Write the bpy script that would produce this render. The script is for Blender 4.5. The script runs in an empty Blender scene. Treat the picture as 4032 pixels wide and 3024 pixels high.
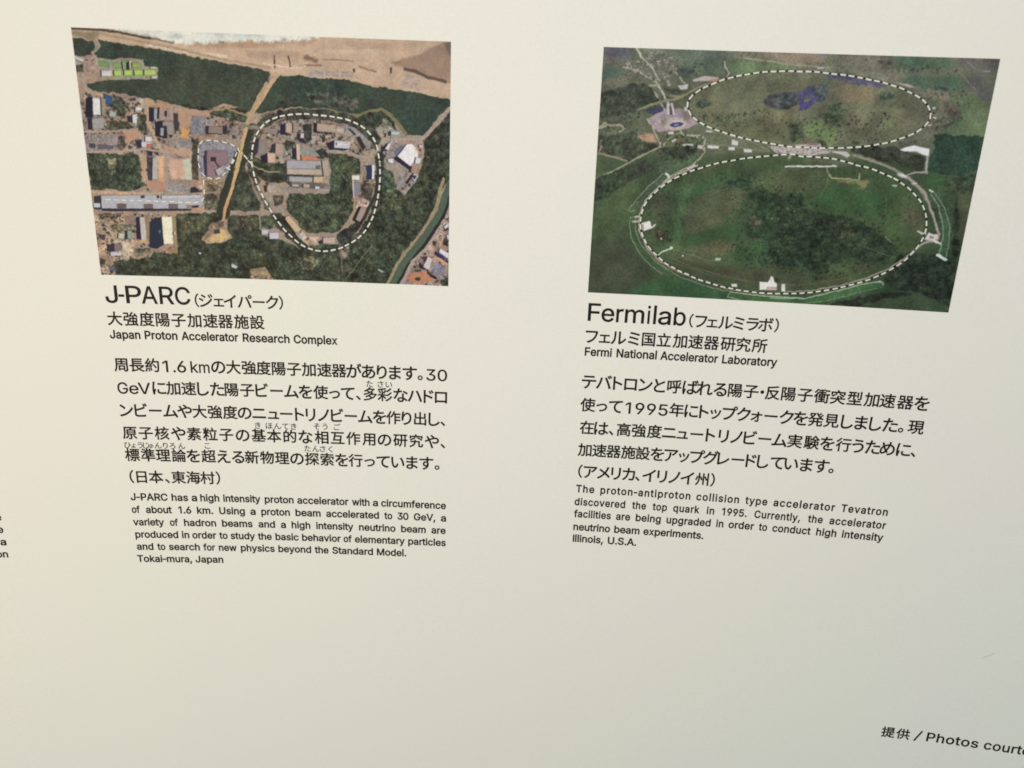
import bpy, math, random
import numpy as np

# ---------------------------------------------------------------- settings
scene = bpy.context.scene
col = scene.collection
R_WALL = 3764.14          # radius of the concave display wall, mm
ORG = 55.386              # arc position of the first photograph's left edge, mm
EYE = 1.55                # height of the photographs' top edge above the floor, m

def wall_pt(s, h, d=0.0):
    """s, h: mm along / up the wall from the first photograph's top left corner; d: mm in front of it."""
    a = (s + ORG) / R_WALL
    r = R_WALL - d
    return np.stack([r*np.sin(a)/1000, (r*np.cos(a) - R_WALL)/1000, h/1000 + EYE + 0*s], -1)

def A_(x): return np.asarray(x, dtype=float)

# camera
cam = bpy.data.cameras.new('camera')
cam_o = bpy.data.objects.new('camera', cam)
col.objects.link(cam_o)
scene.camera = cam_o
yaw, pitch, roll = math.radians(-4.18241), math.radians(-18.40529), math.radians(-2.10417)
from mathutils import Matrix, Vector
from mathutils.geometry import delaunay_2d_cdt
M = Matrix.Rotation(yaw, 3, 'Z') @ Matrix.Rotation(pitch, 3, 'X') @ Matrix.Rotation(roll, 3, 'Y')
Bm = Matrix((M.col[0], M.col[2], -M.col[1])).transposed()
cam_o.matrix_world = Matrix.Translation((0.360939, -0.736189, EYE - 0.0465164)) @ Bm.to_4x4()
cam.sensor_width = 36.0
cam.lens = 3292.49/4032*36
cam.clip_start = 0.01
cam.clip_end = 100
cam.dof.use_dof = True
cam.dof.focus_distance = 0.76
cam.dof.aperture_fstop = 5.6

# light: one warm gallery lamp from the left, a weak unseen fill added above the camera, room bounce
world = bpy.data.worlds.new('World')
scene.world = world
world.use_nodes = True
bg = world.node_tree.nodes['Background']
bg.inputs[0].default_value = (0.145, 0.269, 0.329, 1)
bg.inputs[1].default_value = 1.0

def lamp(name, s, h, d, power, color, size):
    l = bpy.data.lights.new(name, 'POINT')
    l.energy = power; l.color = color; l.shadow_soft_size = size
    o = bpy.data.objects.new(name, l); col.objects.link(o)
    o.location = wall_pt(A_(s), A_(h), d)
lamp('gallery_lamp', -600, -300, 1400, 54.1, (1.0, 0.780, 0.508), 0.12)
lamp('fill_lamp', 500, 200, 900, 12.32, (1.0, 0.872, 0.81), 0.10)  # added fill, fitted to even out the wall's brightness and tint

vs = scene.view_settings
vs.view_transform = 'Standard'
try: vs.look = 'None'
except Exception: pass
vs.exposure = 0.08; vs.gamma = 1.0; vs.use_curve_mapping = False
scene.render.engine = 'CYCLES'
scene.cycles.filter_width = 1.75
scene.cycles.max_bounces = 4

# ---------------------------------------------------------------- materials
def new_mat(name, rough, spec):
    m = bpy.data.materials.new(name); m.use_nodes = True
    nt = m.node_tree; p = nt.nodes['Principled BSDF']
    p.inputs['Roughness'].default_value = rough
    p.inputs['Specular IOR Level'].default_value = spec
    return m, nt, p

def mat_wall():
    m, nt, p = new_mat('white_panel_film', 0.62, 0.12)
    tc = nt.nodes.new('ShaderNodeTexCoord')
    n1 = nt.nodes.new('ShaderNodeTexNoise'); n1.inputs['Scale'].default_value = 520; n1.inputs['Detail'].default_value = 3
    n2 = nt.nodes.new('ShaderNodeTexNoise'); n2.inputs['Scale'].default_value = 7; n2.inputs['Detail'].default_value = 3
    nt.links.new(tc.outputs['Object'], n1.inputs['Vector']); nt.links.new(tc.outputs['Object'], n2.inputs['Vector'])
    r1 = nt.nodes.new('ShaderNodeValToRGB')
    r1.color_ramp.elements[0].position = .3; r1.color_ramp.elements[0].color = (.775, .775, .735, 1)
    r1.color_ramp.elements[1].position = .7; r1.color_ramp.elements[1].color = (.825, .797, .775, 1)
    r2 = nt.nodes.new('ShaderNodeValToRGB')
    r2.color_ramp.elements[0].position = .35; r2.color_ramp.elements[0].color = (.992, 1.0, .985, 1)
    r2.color_ramp.elements[1].position = .65; r2.color_ramp.elements[1].color = (1.0, .988, 1.0, 1)
    nt.links.new(n1.outputs['Fac'], r1.inputs[0]); nt.links.new(n2.outputs['Fac'], r2.inputs[0])
    mx = nt.nodes.new('ShaderNodeMix'); mx.data_type = 'RGBA'; mx.blend_type = 'MULTIPLY'; mx.inputs[0].default_value = 1
    nt.links.new(r1.outputs[0], mx.inputs[6]); nt.links.new(r2.outputs[0], mx.inputs[7])
    nt.links.new(mx.outputs[2], p.inputs['Base Color'])
    b = nt.nodes.new('ShaderNodeBump'); b.inputs['Strength'].default_value = .05; b.inputs['Distance'].default_value = .0004
    nt.links.new(n1.outputs['Fac'], b.inputs['Height']); nt.links.new(b.outputs[0], p.inputs['Normal'])
    return m

def mat_ink(name, c):
    m, nt, p = new_mat(name, .55, .12)
    tc = nt.nodes.new('ShaderNodeTexCoord')
    n = nt.nodes.new('ShaderNodeTexNoise'); n.inputs['Scale'].default_value = 900
    nt.links.new(tc.outputs['Object'], n.inputs['Vector'])
    r = nt.nodes.new('ShaderNodeValToRGB')
    r.color_ramp.elements[0].color = tuple(v*.85 for v in c) + (1,)
    r.color_ramp.elements[1].color = tuple(min(1, v*1.15) for v in c) + (1,)
    nt.links.new(n.outputs['Fac'], r.inputs[0]); nt.links.new(r.outputs[0], p.inputs['Base Color'])
    return m

def mat_print():
    m, nt, p = new_mat('printed_photo_ink', .5, .12)
    a = nt.nodes.new('ShaderNodeAttribute'); a.attribute_name = 'ink'
    tc = nt.nodes.new('ShaderNodeTexCoord')
    n = nt.nodes.new('ShaderNodeTexNoise'); n.inputs['Scale'].default_value = 700; n.inputs['Detail'].default_value = 2
    nt.links.new(tc.outputs['Object'], n.inputs['Vector'])
    r = nt.nodes.new('ShaderNodeValToRGB')
    r.color_ramp.elements[0].position = .3; r.color_ramp.elements[0].color = (.88, .89, .9, 1)
    r.color_ramp.elements[1].position = .7; r.color_ramp.elements[1].color = (1.1, 1.08, 1.06, 1)
    nt.links.new(n.outputs['Fac'], r.inputs[0])
    mx = nt.nodes.new('ShaderNodeMix'); mx.data_type = 'RGBA'; mx.blend_type = 'MULTIPLY'; mx.inputs[0].default_value = 1
    nt.links.new(a.outputs['Color'], mx.inputs[6]); nt.links.new(r.outputs[0], mx.inputs[7])
    nt.links.new(mx.outputs[2], p.inputs['Base Color'])
    return m

WALL = mat_wall()
INK = mat_ink('black_ink', (.011, .0095, .0085))
DASH = mat_ink('white_line_ink', (.70, .69, .64))
SCUFF = mat_ink('grey_scuff', (.63, .64, .58))
PRINT = mat_print()

# ---------------------------------------------------------------- object helpers
def mesh_obj(name, V, F, mat, parent=None):
    """V: (n,3) world coordinates; F: list of index tuples. One mesh object, child of parent when given."""
    off = A_(parent['at']) if parent is not None else np.zeros(3)
    me = bpy.data.meshes.new(name)
    me.from_pydata([tuple(v) for v in (V - off)], [], F)
    me.materials.append(mat); me.update()
    o = bpy.data.objects.new(name, me); col.objects.link(o)
    if parent is not None: o.parent = parent['obj']
    return o

def thing(name, label, cat, s, h, group=None):
    o = bpy.data.objects.new(name, None); o.empty_display_size = .03
    at = wall_pt(A_(s), A_(h), 0.3)
    o.location = at; col.objects.link(o)
    o['label'] = label; o['category'] = cat
    if group: o['group'] = group
    return {'obj': o, 'at': at}

# ---------------------------------------------------------------- the wall
def build_wall():
    ss = np.arange(-900, 1651, 30.); hh = np.arange(-1400, 651, 50.)
    ns, nh = len(ss), len(hh)
    S, H = np.meshgrid(ss, hh)
    front = wall_pt(S.ravel(), H.ravel(), 0); back = wall_pt(S.ravel(), H.ravel(), -22)
    V = np.vstack([front, back]); n = ns*nh; F = []
    for j in range(nh-1):
        for i in range(ns-1):
            a = j*ns+i
            F.append((a, a+1, a+ns+1, a+ns)); F.append((n+a, n+a+ns, n+a+ns+1, n+a+1))
    for i in range(ns-1):
        F.append((i+1, i, n+i, n+i+1)); b = (nh-1)*ns+i; F.append((b, b+1, n+b+1, n+b))
    for j in range(nh-1):
        a = j*ns; F.append((a, a+ns, n+a+ns, n+a)); b = a+ns-1; F.append((b+ns, b, n+b, n+b+ns))
    w = mesh_obj('wall', V, F, WALL)
    for p in w.data.polygons: p.use_smooth = True
    w['kind'] = 'structure'
    return w
wall = build_wall()
# the faint scuff near the wall's lower right
sp = A_([[812.8,-525.2],[814.6,-524.6],[817.4,-522.4],[820.2,-520.8],[823.4,-517.6],[823.0,-517.0],[819.6,-519.8],[816.6,-521.4],[813.4,-524.0]])
sc = mesh_obj('scuff_mark', wall_pt(sp[:,0], sp[:,1], .08), [tuple(range(len(sp)))], SCUFF, {'obj': wall, 'at': (0, 0, 0)})

# ---------------------------------------------------------------- the two printed photographs
# Each is drawn as ink: filled areas and strokes, in tenths of a millimetre from the print's top left
# corner.  First letter: f woodland, k smooth woodland, g ground, s sand, w surf, m meadow, c cluttered yard, p car park,
# h houses among trees, b roof or plain patch, L or F (wooded) stroke with its width first; then red, green, blue and the points.
PIC_COAST = '''g 152 131 115 -13,-23 1599,-83 1535,1098 -164,1153
g 152 131 114 -34,933 1652,877 1593,2064 -181,2115
g 153 133 117 1359,-34 3075,-92 3093,1042 1285,1106
g 150 131 115 1300,867 3089,804 3109,2055 1218,2126
s 185 157 131 -14,-10 367,2 790,81 1007,87 1593,39 1578,315 998,197 426,115 -26,78
s 186 158 133 1341,28 1778,36 1985,-15 3040,-24 3046,447 2747,401 2359,358 2077,319 1618,307 1324,282
s 169 137 111 883,98 1008,77 1094,87 1212,63 1593,36 1590,87 1223,107 1004,114
s 167 137 113 1369,43 1646,43 1778,36 1955,6 1985,-3 1880,49 1820,79 1755,61 1499,70 1367,67
s 135 118 96 -2,30 222,28 203,69 171,98 109,83 -2,57
w 213 209 194 285,-21 338,10 437,20 613,47 789,88 883,98 971,75 1094,87 1154,61 1300,60 1447,37 1593,34 1599,-69
w 214 210 196 1373,-21 1369,43 1573,50 1778,36 1955,6 1992,-5 1993,-43
w 178 178 165 738,16 839,19 887,51 792,61
w 196 197 187 1015,-8 1523,-20 1521,18 1302,29 1085,16
L 18 77 68 57 -3,10 210,11 365,21 527,49 619,59
L 14 119 106 90 619,61 718,74 782,87
L 25 203 180 157 571,104 785,135 1001,161 1197,171
L 19 163 140 115 235,41 502,82 786,122 1144,192 1544,247
s 149 122 104 2510,172 2747,102 2930,7 3026,-1 3030,314 2896,298 2784,259 2628,209
s 172 145 122 1349,123 1789,114 1773,156 1492,179 1346,171
s 196 168 143 1937,102 2453,64 2452,119 2231,113 2009,127
s 178 149 125 2086,35 2820,18 2600,79 2232,71
s 110 96 84 2938,7 3011,5 3012,127 2960,67
L 25 94 75 66 2628,216 2717,234 2806,273 2955,301
g 169 150 135 1850,253 2079,249 2220,251 2215,293 1929,297 1841,292
g 167 149 135 2598,308 2762,323 2747,380 2598,350
g 172 153 139 2613,248 2777,284 2769,312 2609,293
L 12 84 66 54 1580,152 1583,245
L 12 77 60 50 1692,155 1706,231
s 120 94 78 1806,151 1854,139 1934,171 1926,199 1853,174 1809,175
L 9 138 113 97 1967,170 2082,164 2215,173
L 13 133 109 94 1777,228 1859,215 1955,212
L 12 133 109 94 2258,208 2317,227 2398,245
b 68 56 50 2506,210 2525,209 2520,255 2509,255
b 93 81 76 2206,227 2228,226 2226,261 2209,251
L 9 213 190 168 1490,214 1710,241 1829,223
L 6 126 103 88 2227,279 2256,305
k 56 65 55 -5,75 101,85 170,103 162,145 129,205 85,220 -2,201
k 55 65 55 204,86 427,112 640,136 855,169 1070,203 1360,248 1536,271 1530,366 1434,489 1368,591 1309,582 1266,552 1156,531 1056,573 1010,593 841,577 747,552 638,531 486,508 343,481 183,483 119,472 79,445 78,417 252,383 633,355 645,272 540,269 531,221 373,213 270,230 178,220 160,186 210,130
k 55 65 55 1370,256 1473,263 1552,288 1504,360 1446,453 1389,533 1353,520
f 66 73 60 1031,610 1190,572 1329,614 1340,671 1256,695 1153,670
L 16 148 128 96 1026,581 1101,566 1183,572 1322,614
f 37 40 40 785,543 1011,575 1266,559 1353,591 1322,607 1154,552 1010,593 841,574
k 54 67 57 1618,302 1766,298 1944,309 2077,312 2226,327 2359,354 2523,373 2747,397 2896,424 3009,441 3002,484 2897,573 2822,684 2770,729 2633,727 2566,621 2483,545 2431,525 2355,549 2295,580 2107,565 2033,539 1845,546 1748,528 1643,531 1544,570 1468,595 1401,590 1442,517 1515,415
f 75 78 67 1820,419 2074,424 2260,460 2220,547 2070,545 1862,502
f 47 54 46 1623,482 1736,471 1786,526 1680,544 1544,570
L 29 121 112 80 1837,564 1934,564 2032,557 2106,581 2257,589 2333,557 2431,536 2506,573 2565,635 2633,720
L 15 131 118 95 1459,613 1543,585 1620,554
L 9 127 122 99 1710,550 1785,533
s 147 118 93 1904,554 1995,551 2001,572 1919,572
f 51 57 46 2181,620 2340,564 2446,550 2520,608 2565,693 2444,661 2399,677 2360,729 2255,653
f 142 130 110 2430,626 2475,595 2550,686 2421,684
g 112 101 86 1436,617 1528,592 1641,581 1586,626 1487,659
L 18 52 50 45 1492,691 1577,645 1707,616 1842,607 1993,612 2128,633 2232,669 2322,738 2373,816 2395,882
g 144 136 111 169,231 538,217 540,269 641,272 639,362 194,389 190,295
b 115 138 87 176,234 267,251 263,289 178,282
b 127 144 93 292,253 365,249 361,289 292,293
b 135 148 107 370,240 406,239 399,301 370,302
b 27 36 46 399,245 426,244 419,301 395,301
b 192 197 143 426,235 446,234 440,289 423,290
b 142 154 89 448,246 514,243 510,284 444,286
b 163 187 95 297,309 359,306 354,350 296,352
b 169 193 92 378,306 443,301 438,343 376,345
b 167 187 95 459,301 524,297 520,337 457,342
b 170 184 102 537,296 632,293 628,335 533,338
b 198 192 187 199,312 282,309 279,354 196,359
b 192 190 173 587,270 635,269 633,286 589,286
b 192 190 173 587,343 635,338 634,359 589,363
g 154 133 117 -15,220 151,204 173,261 187,385 76,417 60,481 -14,490 -11,358
b 180 178 171 -6,203 76,234 65,260 -3,237
f 82 79 66 5,281 71,275 61,327 6,329
c 151 125 113 87,203 173,200 187,323 79,327
c 154 131 117 44,488 529,521 600,546 1332,678 1316,809 875,788 849,1090 -18,1118 -9,568
x 100 100 100 44,488 529,521 783,561 1039,602 1294,687 1296,774 875,788 845,957 546,1093 433,1097 446,971 6,978 -9,568
b 47 79 113 190,483 260,509 261,565 208,581 192,525
f 69 75 64 269,494 340,506 375,590 271,608 215,581 261,558
f 74 74 62 187,696 363,704 423,760 310,786 184,783
f 71 76 64 295,585 366,604 336,677 279,664
f 66 71 61 451,637 520,642 504,772 431,760
b 24 24 40 50,530 106,514 96,663 79,682 29,673
b 210 206 202 102,525 169,526 162,658 93,656
b 146 132 108 171,519 210,532 190,667 162,661
b 34 31 49 43,687 80,685 77,772 39,773
b 153 146 140 80,685 182,675 169,761 75,772
b 158 160 152 226,616 279,629 271,672 220,666
b 206 198 189 438,584 490,582 487,611 435,613
b 40 36 45 361,654 409,653 406,710 363,701
b 198 192 187 406,642 447,637 437,716 402,714
L 27 176 149 120 532,528 532,620 532,713 543,749 572,827 619,928
s 171 137 114 775,569 1039,602 1006,639 888,636 871,737 780,755
s 174 139 110 528,535 746,563 728,595 538,577
b 28 26 42 545,580 585,586 570,697 534,691
b 154 152 152 585,590 615,590 601,683 576,679
b 34 32 48 614,581 631,581 617,671 601,668
g 155 137 125 630,588 743,591 728,678 624,681
b 40 36 43 668,604 690,607 682,658 664,644
b 26 24 41 581,697 650,680 648,723 677,730 668,824 574,807
b 143 134 128 645,688 734,688 728,793 674,791 673,723 642,724
b 150 150 152 622,739 653,738 642,805 616,801
b 55 50 54 741,620 777,626 768,683 782,697 769,755 736,767 735,685
s 201 150 94 789,748 865,730 842,818 775,813
p 125 122 125 879,651 1006,639 988,777 871,785
p 138 129 126 1005,661 1075,666 1061,706 1005,700
b 41 35 45 989,712 1167,706 1159,773 986,778
b 133 117 103 1017,711 1132,710 1127,771 1009,770
c 156 145 137 1172,720 1261,731 1255,775 1169,767
b 47 35 57 410,847 463,838 457,904 417,891
b 209 198 189 492,812 548,814 540,854 488,852
b 193 184 184 457,853 536,858 528,898 455,898
b 187 97 91 497,870 542,872 531,903 494,903
p 141 127 120 12,810 293,801 264,933 3,941
b 62 62 76 33,882 84,884 80,917 30,918
b 91 84 91 98,887 227,897 220,923 102,923
f 84 75 70 277,816 320,821 325,916 265,918
s 178 139 112 311,771 431,752 446,824 344,879
f 89 76 64 536,894 609,907 589,959 553,952
g 143 127 116 677,824 767,821 762,872 681,868
s 178 137 118 633,891 858,898 852,965 635,957
g 131 120 119 766,828 872,825 858,898 768,894
f 60 68 55 -6,985 170,972 227,993 349,974 443,1000 425,1135 -22,1149
f 60 68 55 2,940 139,972 365,950 430,970 434,1088 448,1215 363,1248 286,1267 182,1247 4,1260
f 104 102 81 158,1001 234,991 229,1094 165,1134
x 100 100 100 439,955 634,948 638,1231 827,1240 826,1255 422,1261
b 34 32 55 497,910 543,909 535,968 487,969
s 178 145 120 433,940 500,938 485,1161 430,1185
c 61 56 70 489,975 535,977 513,1168 477,1165
b 171 164 156 535,981 580,976 562,1156 513,1160
s 202 159 123 576,972 629,967 612,1221 566,1222
L 35 164 137 122 651,889 639,1044 625,1247
s 192 155 131 675,991 782,980 843,1060 835,1146 668,1149
s 186 186 163 766,981 854,974 841,1146 775,1146 790,1061
s 206 165 141 687,1072 778,1069 771,1140 680,1143
s 172 129 110 492,1168 613,1172 606,1247 470,1237
f 57 57 51 860,904 909,917 900,1147 843,1142
f 57 55 50 873,810 925,815 894,1119 845,1121
L 20 159 142 130 1,1445 389,1433 697,1420 1032,1413
L 16 158 140 126 -15,793 207,782 431,760
L 15 166 145 127 -6,956 263,940 489,911 637,935 855,928
p 141 137 141 929,852 1037,823 1215,864 1242,907 1190,1005 1144,1111 900,1119
p 137 133 139 916,909 1279,897 1120,1103 951,1125
b 46 43 68 951,954 991,927 976,1117 949,1117
b 48 45 63 965,908 999,906 996,1040 1032,1057 1009,1069 960,1011
b 138 110 114 983,931 1047,884 1134,940 1167,998 1097,1030 1045,1114 968,1117
b 134 107 112 985,907 1150,901 1158,997 1041,1040 998,1032
b 33 28 33 1011,959 1057,958 1054,991 1012,993
L 12 47 38 46 1040,980 1073,1035
b 166 158 157 1040,1061 1103,1029 1121,1088 1059,1112
g 153 133 117 1,1255 286,1267 606,1247 926,1245 931,1275 -6,1312
p 147 137 132 643,1178 824,1188 819,1248 636,1254
b 34 30 47 826,1214 869,1201 928,1246 818,1257
c 168 145 125 854,1190 934,1191 933,1252 868,1209
g 177 146 123 4,1262 301,1266 597,1263 595,1280 1,1289
f 121 109 92 950,1138 1103,1133 1080,1240 945,1252
f 90 86 71 940,1267 1094,1258 1048,1401 921,1399
g 152 133 116 6,1429 1033,1398 1031,1426 13,1471
b 48 46 53 20,1311 80,1302 69,1418 11,1419
b 181 188 192 7,1364 69,1366 65,1402 6,1403
b 36 33 53 73,1404 861,1384 805,1406 222,1428 70,1431
b 170 167 170 78,1302 404,1287 924,1266 924,1351 862,1390 73,1410
b 184 180 183 579,1286 909,1269 907,1298 576,1317
b 59 53 64 404,1292 442,1290 436,1313 405,1314
b 40 36 50 537,1287 560,1287 558,1310 537,1310
b 102 81 85 203,1366 281,1364 277,1401 201,1403
b 107 91 91 423,1361 502,1359 498,1399 422,1402
b 107 93 94 630,1355 710,1352 707,1393 628,1395
b 144 119 112 779,1360 883,1356 869,1382 777,1384
b 34 30 46 824,1366 886,1356 877,1376 823,1382
s 182 137 110 814,1395 921,1359 919,1405 797,1414
L 114 40 44 37 1260,957 1177,1161 1123,1276 1082,1415
L 83 42 48 39 1375,720 1323,831 1269,958 1216,1064
f 73 76 64 1430,718 1475,731 1426,798 1395,807
L 34 183 151 118 1593,294 1516,405 1443,510 1378,591
L 22 193 159 126 1568,343 1491,444
L 27 173 145 112 1510,366 1434,482 1367,598 1332,686
L 35 119 108 94 1301,701 1435,725 1501,752
L 26 189 159 114 1322,722 1279,862 1237,981 1201,1078
L 27 191 159 114 1270,919 1227,1047 1175,1199 1128,1314
L 25 183 145 103 1128,1314 1095,1399 1081,1473
L 9 57 50 38 1204,1048 1147,1207 1101,1323 1067,1416
f 62 68 56 1286,1015 1320,1081 1354,1155 1401,1259 1413,1327 1382,1390 1130,1398 1171,1252 1208,1160
f 77 72 62 1313,955 1342,983 1380,1101 1332,1133
g 134 116 103 1319,1096 1378,1131 1447,1265 1466,1333 1405,1328 1349,1231
f 53 60 48 688,1435 1032,1417 1070,1470 965,1527 885,1655 922,1677 1063,1673 1145,1623 1104,1546 1127,1437 1380,1421 1386,1513 1458,1620 1583,1632 1562,2049 125,2027 113,1859 428,1811 463,1770 673,1772 668,1614
f 74 76 59 709,1450 1003,1441 919,1529 757,1612 705,1582
f 78 74 61 1157,1443 1375,1436 1369,1530 1210,1582 1144,1521
c 120 102 87 975,1504 1081,1481 1086,1523 983,1597 901,1654 921,1599
s 204 169 116 1028,1568 1073,1539 1105,1581 1130,1619 1090,1632 1045,1661 931,1669 981,1620
b 59 54 59 993,1565 1041,1552 1046,1587 991,1596
b 179 185 173 850,1754 873,1762 864,1775 846,1770
c 142 124 106 1292,1888 1444,1859 1518,1969 1302,1993
b 192 192 191 1121,1845 1175,1868 1158,1892 1119,1877
c 168 145 123 1,1472 341,1462 315,1703 272,1815 113,1859 130,1983 -18,1986
x 100 100 100 9,1441 466,1427 679,1451 666,1764 447,1770 428,1811 113,1859 131,1970 -9,1974
f 98 89 76 38,1451 236,1442 232,1476 48,1489
g 128 110 100 249,1460 341,1462 332,1547 247,1549
f 109 107 91 126,1537 317,1539 295,1602 141,1607
b 184 186 169 187,1613 240,1615 228,1659 181,1660
b 45 40 47 243,1588 263,1588 255,1662 236,1662
b 137 151 136 264,1588 304,1586 297,1661 258,1662
b 48 44 55 75,1718 142,1700 138,1770 76,1773
b 127 109 107 142,1702 209,1706 202,1755 138,1759
b 192 186 186 103,1772 200,1773 188,1809 99,1812
b 69 59 65 13,1626 77,1632 64,1679 21,1657
f 71 68 68 8,1830 54,1837 44,1889 2,1894
b 91 90 105 73,1904 131,1902 123,1939 73,1940
s 201 181 157 126,1677 271,1681 250,1737 210,1746 207,1702 131,1697
b 26 26 54 347,1473 379,1472 373,1678 333,1684
b 185 174 166 378,1468 424,1471 423,1669 372,1680
b 148 119 93 425,1471 462,1466 441,1684 424,1669
b 27 36 56 458,1512 508,1473 563,1470 559,1700 497,1739 436,1727
b 75 103 139 524,1576 548,1575 540,1610 525,1611
b 227 216 188 562,1462 651,1460 642,1694 559,1698
b 147 128 103 651,1460 682,1459 676,1697 642,1695
b 200 182 152 651,1584 670,1583 668,1614 650,1615
f 96 91 76 295,1743 437,1723 447,1778 319,1814
s 147 116 88 591,1735 676,1740 672,1780 603,1766
s 186 147 108 319,1664 427,1669 425,1688 315,1703
F 91 74 73 64 1415,730 1502,658 1624,611 1753,592 1963,594 2162,622 2285,678 2367,765 2400,845 2417,962
F 69 61 62 54 2410,909 2418,1027 2399,1228 2346,1414 2234,1577 2124,1651 2004,1698 1873,1713 1747,1673 1643,1591 1518,1439
F 62 95 87 77 1518,1439 1423,1258 1376,1139 1349,1058
F 61 88 82 73 1350,1059 1354,933 1384,807 1419,740
c 147 129 116 1429,733 1630,646 1916,636 2157,664 2351,795 2387,889 2265,908 1983,882 1909,840 1757,831 1570,779
f 55 60 49 1327,917 1475,986 1632,981 1624,1138 1512,1153 1421,1130 1379,1057 1322,999
L 11 151 142 110 1352,1013 1411,1041 1478,1064 1574,1060
L 27 135 118 108 1371,702 1497,734 1593,776 1705,803 1803,829 1908,847 1984,863
L 11 149 132 118 1538,686 1585,648 1646,624
x 100 100 100 1429,733 1630,646 1916,636 2157,664 2351,795 2387,889 2265,908 1983,882 1908,847 1620,990 1416,953
x 100 100 100 1404,1161 1608,1229 1609,1351 1499,1386
x 100 100 100 2161,1059 2379,962 2376,1119 2310,1342 2197,1485 2117,1535 2185,1362
x 100 100 100 1577,1383 1771,1570 2038,1569 2035,1647 1798,1656
b 28 28 56 1602,683 1648,664 1644,740 1688,759 1598,762
b 179 156 134 1646,664 1738,661 1731,740 1642,741
b 149 131 118 1704,662 1757,664 1746,736 1704,741
f 55 55 52 1779,684 1855,667 1857,791 1792,822 1798,749
b 42 37 52 1732,751 1761,750 1793,786 1810,825 1758,816 1732,788
b 205 191 182 1763,742 1795,742 1793,782 1761,783
b 26 24 43 1874,659 1908,658 1905,727 2049,734 2049,744 1871,733
b 171 149 129 1904,660 2066,667 2057,727 1901,722
c 172 157 146 2066,671 2134,678 2125,730 2058,731
f 72 74 65 2142,643 2240,661 2352,766 2336,796 2217,684
p 143 133 128 2142,672 2209,680 2343,795 2335,847 2289,849 2215,763 2132,734
L 20 62 58 56 2171,700 2208,735
b 41 36 36 2219,760 2253,751 2301,841 2274,857
c 166 143 126 1866,761 1972,765 1962,823 1879,815
b 43 38 40 1938,766 1968,765 1963,809 1939,810
b 26 26 47 1974,816 2047,788 2053,850 2152,857 2105,879 1999,874
b 190 184 189 2043,790 2176,794 2168,854 2038,850
b 214 206 204 2062,805 2160,811 2158,831 2061,827
f 58 60 56 1862,871 1984,859 1991,933 1920,943 1860,901
b 46 42 53 1380,800 1422,800 1404,909 1363,955 1350,918
b 132 122 113 1422,800 1484,804 1471,929 1406,927
b 46 42 49 1525,839 1556,834 1550,908 1499,906
b 167 143 128 1554,830 1624,835 1617,927 1547,926
f 69 69 59 1629,802 1728,810 1694,870 1637,872
b 22 22 41 1421,938 1486,912 1483,989 1431,986
b 198 165 144 1483,910 1552,908 1547,989 1482,992
c 163 143 129 1551,930 1619,927 1612,991 1550,989
b 28 28 52 1689,862 1727,865 1727,953 1687,952
b 199 171 151 1723,825 1757,827 1757,960 1724,961
g 136 126 117 1760,845 1862,856 1921,921 1844,920 1765,913
b 187 119 90 1762,915 1844,920 1920,941 1916,956 1763,962
b 40 40 66 1629,962 1648,962 1635,1145 1624,1138
b 158 153 156 1638,962 1933,957 1928,1024 1635,1033
b 177 159 140 1637,1031 1930,1028 1930,1072 1637,1078
b 40 38 57 1627,1078 1942,1079 1939,1091 1626,1091
b 155 152 151 1651,1094 1862,1092 1855,1136 1652,1139
b 189 164 131 1861,1086 1943,1086 1940,1136 1855,1138
b 167 149 132 1931,952 1990,945 1993,1082 1943,1083
b 97 94 92 1878,996 1919,995 1917,1027 1878,1026
c 102 91 86 1624,1142 1939,1138 1989,1148 1988,1186 1664,1186
b 179 168 165 1673,1155 1735,1157 1734,1176 1674,1177
b 169 151 139 1769,1152 1827,1152 1824,1182 1769,1183
b 195 202 206 1867,1169 1904,1168 1903,1198 1868,1198
g 149 131 120 1610,1193 1988,1182 1983,1216 1894,1225 1739,1219 1616,1223
g 144 125 111 1388,1161 1539,1149 1539,1217 1608,1229 1619,1320 1503,1378 1436,1266
c 151 133 120 1434,1160 1543,1145 1539,1224 1446,1231
b 47 42 49 1435,1175 1466,1174 1463,1228 1438,1228
f 95 85 73 1506,1256 1599,1241 1596,1306 1516,1347
L 25 150 132 118 1327,1405 1491,1394 1570,1353 1608,1305 1612,1222
f 67 75 58 1990,898 2135,900 2249,926 2262,1056 2177,1066 2164,1127 2172,1255 2189,1362 2143,1444 2078,1540 1999,1556 1771,1555 1690,1449 1630,1393 1615,1305 1646,1239 1987,1222 2002,1035
L 23 150 132 116 1549,1384 1614,1420 1770,1582 1841,1576 2022,1564 2070,1544 2144,1440 2193,1354
L 26 156 138 124 1983,878 2136,883 2257,918 2303,914 2411,852
L 17 154 136 122 2259,914 2262,1101
b 215 206 195 2177,1066 2246,1065 2244,1105 2177,1105
b 205 190 175 2179,1109 2197,1109 2199,1254 2184,1255
b 127 124 128 2195,1118 2254,1122 2244,1231 2197,1231
f 81 73 66 2256,1131 2370,1127 2330,1280 2250,1245
c 143 128 115 2271,973 2379,962 2368,1104 2268,1100
b 36 46 78 2300,980 2349,978 2346,1095 2304,1097
b 218 214 206 2348,978 2372,977 2367,1094 2346,1094
c 169 150 139 2242,1237 2328,1280 2298,1331 2209,1330
b 22 22 25 2229,1318 2254,1321 2205,1430 2229,1451 2220,1467 2171,1436
b 160 135 124 2252,1319 2309,1328 2289,1389 2237,1450 2201,1432
c 153 135 124 2166,1471 2221,1453 2213,1500 2166,1494
L 17 162 133 109 2201,1254 2194,1361 2118,1507 2053,1572
b 22 22 24 1563,1414 1609,1432 1694,1569 1661,1570
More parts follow.
